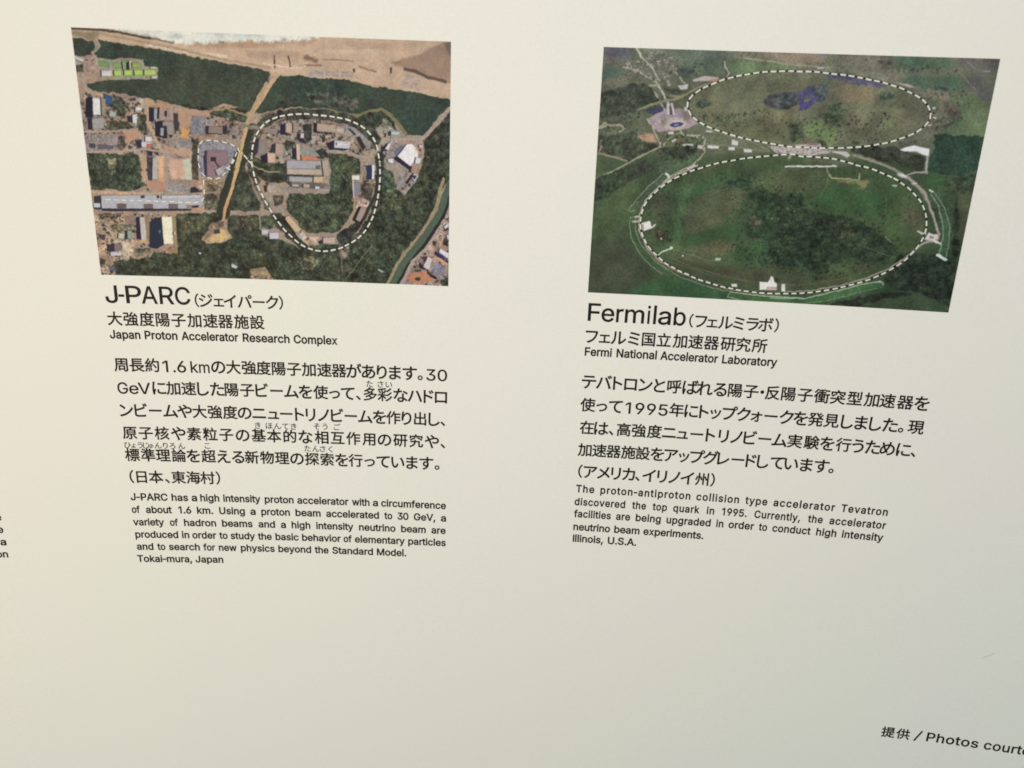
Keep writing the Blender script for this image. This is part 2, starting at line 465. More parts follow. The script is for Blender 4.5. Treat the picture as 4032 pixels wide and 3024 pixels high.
b 194 165 130 1609,1428 1638,1420 1739,1534 1688,1567 1603,1450
c 172 157 149 1688,1572 1741,1539 1781,1597 1744,1630
c 172 153 139 1805,1594 1913,1593 1905,1654 1805,1652
b 183 159 142 1917,1597 2028,1585 2020,1650 1916,1644
b 43 36 35 1878,1626 1918,1616 1915,1652 1879,1651
f 65 85 69 1779,1658 2047,1653 2018,1686 1829,1688
s 184 157 127 1745,1626 1799,1640 1790,1660 1744,1646
f 49 52 45 1458,1426 1561,1391 1721,1627 1829,1686 2034,1683 2033,1735 1811,1727 1681,1652 1530,1532
L 26 44 44 42 2387,917 2405,1021 2394,1186 2334,1295 2269,1428 2180,1548 2076,1615
f 44 45 44 2030,1577 2198,1446 2269,1451 2163,1588 2059,1647
f 58 65 52 2436,982 2501,1028 2561,1150 2623,1197 2708,1107 2739,1046 2770,933 2785,829 3021,821 3016,1058 2917,1174 2871,1336 2786,1478 2668,1624 2588,1730 2507,1869 2449,2033 1274,1993 1296,1641 1548,1625 1718,1698 1874,1740 2033,1719 2194,1634 2339,1480 2411,1323 2438,1132
f 55 59 50 2770,758 2838,698 3010,523 3016,1044 2778,1053 2785,831
f 79 81 60 2436,1245 2607,1194 2669,1283 2513,1350 2434,1353
f 101 98 78 1713,1802 1826,1750 1871,1812 1804,1895 1725,1889
f 72 82 67 2424,1005 2531,1016 2546,1150 2452,1230 2414,1186
L 14 103 96 85 2076,1877 2059,1647
L 7 112 114 90 2106,1949 2222,1791 2343,1644
L 7 84 82 64 2428,1276 2514,1197
s 157 132 122 2066,1694 2120,1731 2119,1755 2079,1765
f 87 99 84 2161,1682 2192,1681 2191,1721 2168,1722
s 172 157 137 2110,1653 2149,1675 2144,1703 2113,1692
b 179 185 170 2384,1841 2407,1857 2439,1871 2419,1880 2386,1861
f 74 82 67 1395,1428 1509,1416 1518,1540 1397,1529
g 153 137 128 1381,1537 1553,1539 1552,1621 1393,1591
b 190 184 189 1396,1546 1457,1544 1455,1585 1397,1585
b 195 188 191 1461,1567 1544,1564 1537,1622 1462,1624
c 152 133 106 1281,1888 1409,1868 1478,1979 1274,1993
L 11 148 128 114 1392,1436 1386,1537
g 151 133 117 2387,674 2565,697 2587,750 2473,773 2404,793
f 47 46 44 2360,711 2390,706 2443,770 2412,793
L 25 164 144 128 3009,491 2943,564 2860,661 2777,751 2701,761 2625,756 2458,773 2404,837
b 177 187 175 2512,701 2582,700 2581,730 2511,731
b 40 42 54 2483,702 2512,701 2511,736 2485,736
g 155 135 124 2465,784 2777,773 2785,890 2747,958 2685,990 2593,978 2517,944 2441,873
x 100 100 100 2391,685 2565,700 2595,757 2777,773 2785,890 2685,982 2517,944 2441,858 2404,793
g 152 131 120 2662,974 2716,972 2685,1040 2631,1035
b 31 34 58 2426,847 2473,794 2480,857 2441,862
b 205 198 194 2457,843 2496,790 2512,804 2487,856
b 96 104 122 2529,862 2594,808 2629,822 2563,905
b 27 30 56 2556,898 2594,911 2685,978 2670,1013 2517,914
b 223 214 213 2640,799 2687,792 2741,854 2731,906 2670,977 2562,898
b 207 200 196 2480,923 2532,914 2526,962 2486,952
b 202 200 196 2716,900 2764,905 2748,954 2705,952
b 192 186 186 2735,800 2777,802 2773,828 2747,825
s 202 157 127 2701,812 2739,833 2747,876 2724,862
c 156 141 132 2585,1044 2662,1004 2739,1038 2700,1107 2623,1212 2549,1162
b 192 190 193 2670,1057 2704,1028 2739,1055 2704,1103
b 47 52 67 2684,1063 2707,1043 2724,1057 2702,1083
b 42 36 45 2623,1110 2685,1033 2697,1047 2642,1124
L 26 150 132 102 2947,1068 2917,1167 2891,1297 2817,1438 2715,1591 2620,1713 2539,1827 2466,1984
g 162 137 120 3010,1201 2950,1379 2865,1538 2683,1750 2578,1987 3019,1994
c 162 137 122 3011,1270 2958,1394 2880,1553 2699,1765 2618,1978 3019,1986
L 39 34 34 34 3010,1163 2965,1317 2911,1443 2810,1603 2699,1733 2627,1832 2538,1989
L 57 77 89 75 3009,1096 2960,1211 2926,1334 2856,1452 2762,1589 2667,1711 2587,1826 2506,1990
L 26 166 147 139 3012,1331 2958,1410 2873,1553 2794,1666 2683,1774 2586,1979
x 100 100 100 3012,1331 2950,1410 2873,1561 2699,1773 2618,1978 3019,1986
b 41 41 78 2881,1671 3009,1761 3001,1781 2869,1703
b 210 204 212 2921,1649 3016,1697 3017,1753 2913,1685
s 202 147 110 2869,1703 2985,1770 2977,1786 2874,1734
b 30 28 44 2739,1764 2786,1818 2794,1841 2826,1844 2818,1857 2747,1827
b 206 191 187 2814,1721 2862,1743 2828,1844 2777,1818
b 87 41 54 2777,1738 2818,1717 2804,1765 2777,1774
p 131 127 139 2874,1774 2974,1810 2950,1895 2846,1855
b 30 30 52 2810,1857 2898,1902 2891,1922 2810,1881
s 186 125 96 2651,1871 2786,1850 2875,1935 2731,1967 2641,1938
f 53 55 50 2699,1910 2747,1904 2755,1936 2707,1934
f 66 71 59 2699,1845 2755,1835 2755,1867 2707,1869
f 59 64 55 2857,1585 2892,1584 2889,1619 2859,1616
f 53 61 53 2931,1933 3002,1881 3019,1978 2939,1981
f 54 57 50 2952,1581 2991,1580 2992,1627 2952,1621
b 202 196 201 2975,1533 3014,1516 3015,1579 2983,1568
b 201 191 192 2951,1464 2989,1432 3005,1447 2966,1487'''
PIC_RINGS = '''m 88 93 73 -127,-33 1628,-83 1810,1165 -46,1248
m 93 96 77 1416,-30 3151,-76 3412,1145 1587,1238
m 65 78 55 -124,834 1731,761 1925,2105 -40,2218
m 62 75 54 1388,805 3193,730 3465,2041 1564,2171
m 102 110 94 270,-9 1086,-19 1061,87 765,118 458,70
m 82 83 88 -11,-8 239,-8 224,85 105,117 -1,77
m 97 92 86 -9,70 155,72 121,134 -7,156
m 123 113 98 979,22 1564,-19 1580,93 1169,52 1057,52
m 104 118 86 970,76 1131,51 1581,100 1585,124 1292,145 1043,187 981,175
m 97 107 89 574,102 947,69 982,182 773,196 617,151
L 10 149 145 122 1094,49 1282,66 1536,94
m 74 93 79 0,156 145,152 173,216 -1,254
m 104 101 83 -9,243 242,210 375,252 262,278 5,330
m 89 91 77 120,124 427,64 660,200 554,290 450,323 287,197
h 100 98 88 149,144 265,115 346,174 257,213 162,173
h 100 98 88 298,61 394,29 507,190 456,221 343,138
h 98 98 88 461,99 548,60 579,145 487,141
f 78 87 76 562,131 661,135 726,147 696,181 619,172
f 84 96 85 782,64 841,62 844,87 791,85
m 95 95 76 350,224 538,276 627,259 839,252 711,328 562,377 483,351
f 62 67 56 -7,338 134,311 247,271 368,263 435,323 487,394 368,443 294,475 211,500 -5,537
f 68 75 60 502,299 639,298 635,331 544,341
b 63 64 88 370,457 520,415 520,456 434,492 388,486
L 17 170 168 150 255,-2 306,68 375,166 453,272 524,378 555,421
L 15 152 150 130 431,323 480,395 520,456
L 14 155 150 137 395,44 447,120 492,191 538,261
L 11 151 146 133 520,82 556,146 659,250
L 12 131 120 108 290,147 396,223 446,272
b 174 161 154 715,220 810,189 916,195 923,220 807,231 724,235
s 165 118 102 851,222 924,200 935,225 869,243
b 181 174 167 602,267 692,253 684,296 631,298
b 159 150 137 373,271 445,261 439,283 386,288
b 149 140 134 360,31 389,19 399,40 369,48
b 159 152 144 520,255 555,261 549,279 524,276
L 18 127 124 97 308,463 413,419 540,385 630,360 730,299 853,240
L 14 127 122 93 559,341 606,354 681,337
L 10 160 158 142 952,76 962,119 999,167 983,189
h 96 98 84 142,109 278,90 423,22 563,60 587,152 518,233 397,237 287,197 163,187
L 9 165 160 149 306,68 388,137 458,235
L 8 159 154 141 160,144 268,162 396,230
h 107 100 92 539,451 707,446 786,546 707,594 476,617 418,574 391,531 465,484
g 152 135 140 384,531 465,484 531,448 645,437 710,475 791,550 707,598 477,625 426,578
g 175 161 153 476,520 536,507 683,509 711,560 653,603 545,600 486,550
m 97 88 77 482,511 522,507 549,581 508,580
m 107 101 84 651,459 693,453 743,533 693,538
L 31 175 162 152 565,569 594,547 647,542 691,557 667,584 606,594 565,573
b 59 63 103 569,569 594,553 644,545 683,554 666,574 613,586 574,580
b 121 125 155 603,564 641,559 646,570 608,577
b 195 186 180 533,404 556,403 560,495 542,499
b 191 182 176 561,401 580,400 608,493 589,495
b 79 70 70 557,436 572,436 585,490 566,491
L 12 159 146 137 424,552 415,530 466,498
L 11 169 160 151 391,531 410,567
L 14 151 144 121 0,612 52,573 69,587
L 19 149 140 118 8,612 85,590 178,587 207,608 174,632
m 114 116 90 9,627 165,614 145,660 60,678
f 66 73 57 -4,665 76,685 306,624 328,698 470,715 488,749 293,852 238,861 94,829 37,808
s 174 143 118 321,664 385,643 455,637 468,700 439,717 398,703 358,693
s 137 96 76 356,659 386,654 389,681 365,682
L 12 165 156 133 434,574 464,648 519,740
L 9 150 150 125 518,738 604,650 664,629
m 92 101 74 572,644 850,641 865,708 580,726
L 15 159 156 132 661,603 680,640 750,645 820,643 865,674 859,723 871,768 838,822 789,872 715,912 618,971 532,1058 453,1164
s 114 94 76 623,687 684,677 706,710 641,720
L 14 140 121 108 30,709 30,762 14,809 94,830 246,863
L 13 142 142 115 -4,1022 142,950 294,859 489,752 541,729
f 56 63 50 497,760 580,732 752,742 810,740 796,786 700,843 564,807
m 85 99 71 572,810 685,851 833,769 858,784 751,879 602,962 502,905
f 56 61 50 181,933 387,852 452,876 506,908 322,1017 192,1088 13,1159 12,1017
b 199 192 185 561,622 608,618 611,641 564,644
b 203 196 188 885,713 982,718 981,741 890,742
b 195 186 180 1076,662 1132,673 1129,714 1077,707
b 203 198 191 1056,723 1109,722 1109,748 1059,750
b 203 198 191 1176,732 1246,731 1248,759 1183,760
b 189 184 174 684,715 776,707 774,726 685,730
b 189 180 170 804,718 855,719 854,750 811,744
b 189 186 174 738,641 809,656 807,666 744,655
b 185 180 163 592,690 633,670 641,679 609,710
b 179 170 162 671,428 698,427 700,464 678,461
b 199 196 191 861,599 919,601 917,616 865,616
b 195 190 182 737,903 804,868 817,884 755,919
L 8 122 122 100 859,581 1050,641 1246,678 1384,744
L 8 124 124 102 873,707 1058,714 1385,749
m 101 102 79 721,357 820,288 950,226 1147,177 1366,145 1586,131 1667,706 1359,670 1126,638 969,599 809,538 731,459
m 100 100 79 1440,149 1741,144 2001,171 2225,213 2417,285 2541,373 2567,437 2548,488 2453,568 2296,633 2082,674 1712,704 1515,704
m 86 88 67 952,585 1188,517 1336,489 1640,515 1665,692 1358,663 1047,615
f 91 98 73 905,505 1031,478 1165,451 1083,528 966,577
f 70 77 62 756,400 829,368 905,402 822,445 770,429
f 71 73 73 1273,353 1378,295 1459,289 1581,306 1547,387 1471,427 1371,408 1300,388
k 87 86 103 1713,150 1896,151 2112,187 2209,228 2128,239 1935,215 1760,171
m 113 101 80 1777,235 1902,192 1953,236 2107,245 2138,323 2029,348 1839,304
k 80 78 104 1544,285 1622,233 1739,229 1775,270 1762,336 1692,360 1626,421 1568,423 1556,343
k 73 69 108 1559,342 1632,329 1688,360 1626,421 1570,423
f 79 85 83 1643,228 1748,236 1784,306 1733,337 1690,295
f 93 98 84 1596,312 1633,311 1647,354 1610,355
f 78 87 72 2161,286 2217,255 2305,303 2243,319 2180,336
f 83 90 69 2241,348 2379,350 2375,372 2251,369
f 83 89 69 1776,378 1920,355 1923,424 1836,434 1790,421
f 79 87 65 1728,453 1819,420 1944,459 1892,505 1806,527 1743,481
m 96 111 73 1605,538 1726,493 1884,549 1884,652 1814,681 1662,617
m 104 114 81 2156,539 2304,461 2357,495 2212,566
m 81 82 63 2060,587 2094,476 2187,422 2262,433 2198,486 2136,554 2099,600
f 68 75 59 1493,542 1594,509 1648,625 1541,673
m 88 87 74 2498,375 2540,366 2567,437 2546,481 2522,503
m 124 112 96 1419,-9 1755,-4 1680,75 1430,75
m 91 95 106 1646,-8 1828,-6 1700,17
m 108 107 92 1756,-1 2217,0 2150,110 1844,102
m 77 96 76 2217,0 2646,4 2694,52 2664,79 2275,87
m 98 94 87 2664,5 3031,2 3030,132 2773,98
f 98 93 89 2095,38 2238,41 2230,74 2151,76
m 111 108 91 1431,82 1988,90 2281,123 2561,98 2791,119 2358,153 1998,157 1703,131
f 83 89 78 2268,89 2415,74 2435,103 2315,108
m 115 110 95 2137,117 2354,132 2321,189 2224,206 2072,162
m 78 94 76 2347,132 2708,128 2822,208 2691,258 2408,232 2308,193
f 68 79 71 2585,223 2625,211 2684,223 2682,248 2618,246
m 82 83 80 2764,126 2892,136 3027,251 3019,350 2875,259 2793,202
m 91 103 77 2663,263 2861,262 3019,350 3007,568 2682,552 2739,474 2808,385 2680,312
f 92 85 74 2627,335 2703,321 2788,393 2751,427 2655,405
m 115 108 90 2409,236 2682,248 2672,308 2565,308 2451,273
m 105 103 84 2563,373 2662,405 2674,548 2646,630 2502,639 2500,584
f 88 85 72 2663,448 2770,451 2736,495 2675,534
L 10 119 110 101 2652,53 2742,120 2868,228
L 10 129 118 113 2758,23 2840,83
b 149 140 137 2882,88 2944,83 2947,97 2888,100
b 168 151 142 2264,191 2366,198 2436,228 2379,229 2311,210
L 9 149 140 122 1757,101 1690,96 1446,85
b 189 180 172 1665,100 1712,95 1714,110 1670,112
k 49 67 54 2627,563 3013,564 3009,883 2643,852 2626,756 2644,696
f 58 61 50 2004,703 2155,671 2377,677 2399,698 2570,728 2599,749 2599,850 2402,819 2170,764 2046,731
f 73 73 61 2370,633 2513,617 2510,642 2385,677
b 217 212 211 2384,692 2434,668 2491,654 2612,675 2616,735 2561,721 2513,700 2419,704
L 17 160 156 145 2604,734 2619,860
L 13 152 148 135 2618,856 2534,856 2472,883
b 205 198 190 2407,892 2433,868 2494,903 2447,909
b 199 190 182 2515,938 2564,936 2566,953 2526,956
L 19 137 132 114 2049,750 2188,782 2330,828 2491,903 2586,982 2651,1055 2698,1129
b 189 184 177 2575,365 2597,364 2598,378 2579,379
b 189 184 177 2589,436 2618,439 2617,453 2593,452
b 169 166 152 2563,495 2591,490 2590,505 2569,507
t 53 61 49 -34,339 522,276 537,437 268,543 442,762 -7,863
t 49 56 45 495,647 858,640 887,843 609,870 477,799
t 63 69 58 508,119 800,95 774,210 547,218
t 65 73 54 786,472 1328,424 1591,487 1614,649 1282,662 890,580
t 63 69 56 1495,446 1678,469 1924,330 2053,499 1929,651 1525,667
t 61 65 52 1998,428 2301,403 2194,640 2030,632
t 67 67 61 2511,211 2871,242 2840,441 2646,550 2533,409
t 74 75 66 1978,31 2699,80 2707,121 2135,110
h 174 163 157 1514,697 1670,676 1767,668 1794,701 1864,716 1853,739 1720,763 1524,771
h 169 160 152 1364,703 1667,706 1677,773 1447,760
b 189 180 168 1865,720 1985,721 2019,751 1992,771 1944,747 1875,736
b 146 112 114 1669,665 1766,665 1757,681 1679,683
f 58 63 51 1741,643 1809,648 1822,688 1777,686
f 62 65 53 2003,648 2076,638 2095,666 2000,678
m 96 100 79 1527,790 1950,788 2105,823 1882,832 1533,835
L 11 176 180 160 1534,847 1732,841 1920,839
L 17 182 184 166 1552,779 1533,863
b 205 205 192 1515,841 1545,835 1545,866 1519,867
L 8 150 152 130 1543,848 1657,846
m 65 79 54 412,1202 551,1071 791,937 1053,842 1657,772 1812,1869 1333,1880 1002,1815 664,1683 489,1544 428,1401
m 65 80 53 1388,805 2121,850 2397,936 2597,1101 2683,1251 2681,1360 2610,1514 2479,1634 2265,1744 1967,1844 1528,1886
m 76 80 60 470,1137 610,1107 642,1272 503,1334
m 77 99 65 722,1032 829,1005 786,1123 741,1315 743,1492 773,1592 626,1538 669,1390 707,1205
m 61 82 54 821,1005 1061,910 1170,921 1026,1019 833,1121 789,1154
m 81 86 63 763,1211 924,1086 1075,1041 1262,1040 1204,1207 1033,1365 850,1438 752,1346
m 87 87 63 791,1579 891,1525 1046,1477 1200,1506 1124,1611 902,1634
m 56 78 51 757,1475 1034,1373 1250,1323 1279,1433 1045,1469 827,1536
f 54 73 54 1016,997 1160,960 1341,990 1278,1039 1075,1033
m 62 71 52 1168,898 1395,866 1358,936 1223,972
m 74 87 59 1268,963 1414,895 1666,839 1698,1067 1453,1078 1368,1020
f 50 66 48 1238,1096 1372,1047 1698,1067 1785,1682 1401,1654 1440,1457 1280,1441 1250,1323 1366,1183
m 58 80 52 1209,1517 1425,1466 1433,1652 1310,1691 1125,1619
f 68 63 50 524,1389 615,1417 633,1481 584,1519 538,1461
m 86 87 68 653,1561 787,1612 983,1643 1151,1700 909,1704 709,1648
m 66 69 51 645,1660 1230,1696 1789,1706 1806,1828 1326,1827 916,1766
m 79 87 61 1511,868 1837,862 1886,982 1836,1061 1441,1094 1419,926
m 58 81 52 1827,996 2148,1016 2420,1026 2370,1174 2181,1219 1873,1206 1778,1188
m 63 79 54 2094,866 2361,945 2445,1002 2146,1001
f 49 60 44 1438,1188 1636,1167 1874,1214 2062,1236 2190,1277 2316,1349 2422,1390 2494,1457 2485,1537 2356,1589 2159,1564 1985,1646 1989,1727 1870,1714 1695,1589 1482,1536
f 62 68 52 1866,1262 2066,1267 2172,1356 2060,1425 1897,1370
m 76 77 58 2458,1116 2610,1132 2678,1220 2638,1331 2535,1302 2476,1200
m 61 83 53 2355,1175 2469,1138 2494,1238 2407,1211
f 51 62 46 2358,1144 2393,1065 2407,1080 2374,1151
f 51 64 48 2298,1193 2368,1205 2401,1266 2321,1239
m 69 76 53 1495,1632 1870,1718 2176,1668 2363,1633 2115,1777 1811,1857 1524,1861
m 81 82 59 2181,1603 2332,1586 2333,1634 2215,1674
L 10 160 160 125 1846,845 1867,893 1896,931 2018,932 2116,937 2110,890
s 122 120 82 1898,941 2116,937 2207,939 2165,1009 2091,967 1922,953
f 90 90 71 1291,1273 1385,1277 1400,1332 1317,1359
L 8 119 116 91 2389,1376 2468,1435
b 171 185 163 1046,1627 1098,1622 1096,1645 1056,1649
b 190 190 178 771,1616 787,1616 787,1628 774,1629
m 82 95 69 1284,962 1369,966 1365,993 1295,992
t 47 58 45 1432,1141 1704,1098 2019,1160 2336,1238 2512,1385 2554,1494 2475,1610 2110,1745 1800,1779 1495,1632
t 49 60 45 1076,1048 1420,1002 1692,1021 1793,1739 1312,1708 1136,1570 1228,1404
t 71 91 61 1357,1176 1665,1100 1743,1660 1462,1634 1510,1390
t 53 63 47 971,945 1364,867 1454,963 1235,1072 1039,1065
t 57 65 50 421,1123 608,1084 696,1510 524,1567 441,1360
t 55 65 49 2243,1134 2524,1029 2625,1177 2493,1277
L 6 98 96 76 643,1635 912,1729 1324,1806 1726,1825
L 6 92 88 68 663,1675 997,1766 1407,1826
L 6 92 90 68 1554,1845 1805,1812 2110,1745 2329,1659
L 6 98 105 78 1870,876 1871,983 1832,1084
L 7 99 111 81 634,1537 769,1592 984,1647 1105,1653
L 6 86 93 68 2180,1451 2422,1525 2542,1558
L 5 84 91 64 2338,1030 2369,1167 2321,1239
f 51 61 46 -1,1023 263,935 316,1003 136,1159 11,1211
m 68 81 54 14,1243 287,1035 461,1035 287,1247 337,1365 -9,1526
m 60 67 50 -16,1543 242,1499 381,1607 561,1805 320,1977 -4,1984
m 54 81 53 336,1976 546,1822 791,1818 1174,1906 1191,1981 839,1975
m 65 85 58 315,1398 362,1380 441,1555 567,1688 781,1806 641,1792 503,1708 378,1574
m 82 95 76 549,958 590,976 424,1162 329,1269 305,1263 440,1068
f 86 74 63 587,1921 645,1918 648,1951 599,1954
L 7 124 133 112 581,957 549,956 447,1059 346,1181 289,1263 314,1276 343,1261
L 7 123 133 110 357,1316 317,1318 310,1382 330,1478 396,1598 503,1708 616,1785
L 8 117 129 102 354,1332 366,1428 425,1547 549,1672 670,1749 790,1810 1008,1873 1198,1906
L 13 171 166 152 336,1357 392,1347
L 18 189 182 170 357,1316 392,1303
L 12 169 160 144 824,878 675,953 527,1064 426,1178 389,1299 397,1427 485,1585 607,1686
L 16 149 132 120 416,1442 493,1585 581,1667 709,1735 921,1815 1171,1877 1416,1905 1617,1902
L 17 200 196 182 580,953 603,983
m 68 99 62 1536,1948 1822,1937 2124,1840 2272,1787 2414,1751 2451,1786 2208,1877 1945,1963 1541,1986
m 64 94 58 1207,1911 1419,1927 1820,1931 1827,1977 1295,1970 1192,1957
L 9 157 167 144 1203,1908 1419,1926 1820,1930
L 7 141 151 128 1207,1906 1188,1955 1295,1971
L 9 155 165 142 1551,1943 1822,1932 1974,1886 2124,1836 2272,1784 2410,1750
L 14 195 190 181 2410,1750 2437,1760 2449,1787
L 6 112 139 103 2449,1787 2355,1820 2208,1875 1982,1944 1851,1969
m 47 70 46 2405,1744 2457,1732 2527,1826 2361,1853 2282,1849 2449,1787
f 46 54 42 2531,1495 2834,1501 2971,1549 3024,1786 3023,1941 2742,1825 2533,1817 2442,1737
f 44 52 40 2865,1027 2896,1026 2989,1469 2957,1557 2933,1472
m 71 75 56 2892,1003 3018,997 3030,1490 2990,1492
m 58 83 54 2616,881 2799,880 2766,976 2650,989
f 62 71 54 2752,905 3018,818 3019,1005 2786,1005
m 59 72 52 2285,1965 2521,1884 2732,1854 2926,1911 2999,1976 2382,1984
f 42 47 38 2001,1966 2527,1826 2744,1837 2528,1879 2263,1975
m 64 82 54 2594,1086 2658,1114 2750,1248 2797,1338 2710,1312 2670,1175
m 70 92 68 2666,995 2717,1012 2804,1122 2875,1272 2895,1419 2891,1526 2834,1497 2842,1383 2819,1259 2755,1117 2679,1021
L 7 133 145 122 2677,1014 2759,1116 2820,1259 2842,1383 2833,1493
L 6 129 141 118 2696,998 2804,1122 2875,1272 2895,1419 2892,1522
L 22 196 206 188 2820,1506 2898,1541
L 13 196 200 182 2666,993 2690,1002
L 19 155 144 132 2409,879 2536,930 2633,1016 2688,1112 2754,1232 2804,1338 2798,1389 2719,1405 2672,1436 2623,1498 2535,1603
b 201 192 182 2697,1387 2720,1327 2759,1337 2796,1335 2803,1373 2755,1397
b 148 131 127 2732,1354 2769,1352 2766,1375 2740,1374
L 16 205 196 187 2768,1388 2833,1413
L 16 189 184 171 2635,1322 2696,1342
L 12 205 200 191 1525,857 1917,838
b 206 205 197 2404,872 2445,874 2490,898 2466,906 2411,890
b 199 190 182 2527,936 2567,936 2562,951 2529,951
b 170 175 158 2372,964 2416,962 2411,977 2381,976
L 11 149 132 123 1656,1885 1890,1857 2118,1798 2302,1729 2443,1652 2578,1544
b 217 210 202 408,1364 480,1341 498,1390 526,1361 530,1380 494,1408 431,1432
b 168 151 142 409,1378 426,1373 438,1417 422,1426
b 219 212 204 1438,1806 1509,1808 1522,1778 1522,1758 1546,1757 1559,1797 1585,1816 1591,1874 1447,1879
b 187 161 153 1502,1852 1585,1845 1589,1876 1506,1879
b 213 208 198 1205,1839 1255,1835 1260,1864 1214,1864
b 213 208 201 1622,1818 1653,1814 1663,1880 1630,1882
L 11 181 195 166 573,1622 623,1587 680,1555
b 201 209 192 663,1548 688,1549 686,1569 668,1568
b 189 186 172 576,1479 592,1478 594,1495 580,1493
f 48 59 45 1544,1773 1609,1782 1604,1803 1564,1801'''

NX, NY, SSM = 720, 475, 2          # ink points per print, and painting oversampling
PW, PH = 300.0, 197.5              # print size, mm
rng = np.random.default_rng(7)

def vnoise(shape, cell, seed):
    """smooth value noise in 0..1"""
    r = np.random.default_rng(seed)
    h, w = shape
    gh, gw = int(h/cell)+3, int(w/cell)+3
    g = r.random((gh, gw))
    y = np.arange(h)/cell; x = np.arange(w)/cell
    yi = y.astype(int); xi = x.astype(int)
    fy = (y-yi); fx = (x-xi); fy = fy*fy*(3-2*fy); fx = fx*fx*(3-2*fx)
    a = g[np.ix_(yi, xi)]; b = g[np.ix_(yi, xi+1)]; c = g[np.ix_(yi+1, xi)]; d = g[np.ix_(yi+1, xi+1)]
    fx = fx[None, :]; fy = fy[:, None]
    return (a*(1-fx)+b*fx)*(1-fy) + (c*(1-fx)+d*fx)*fy

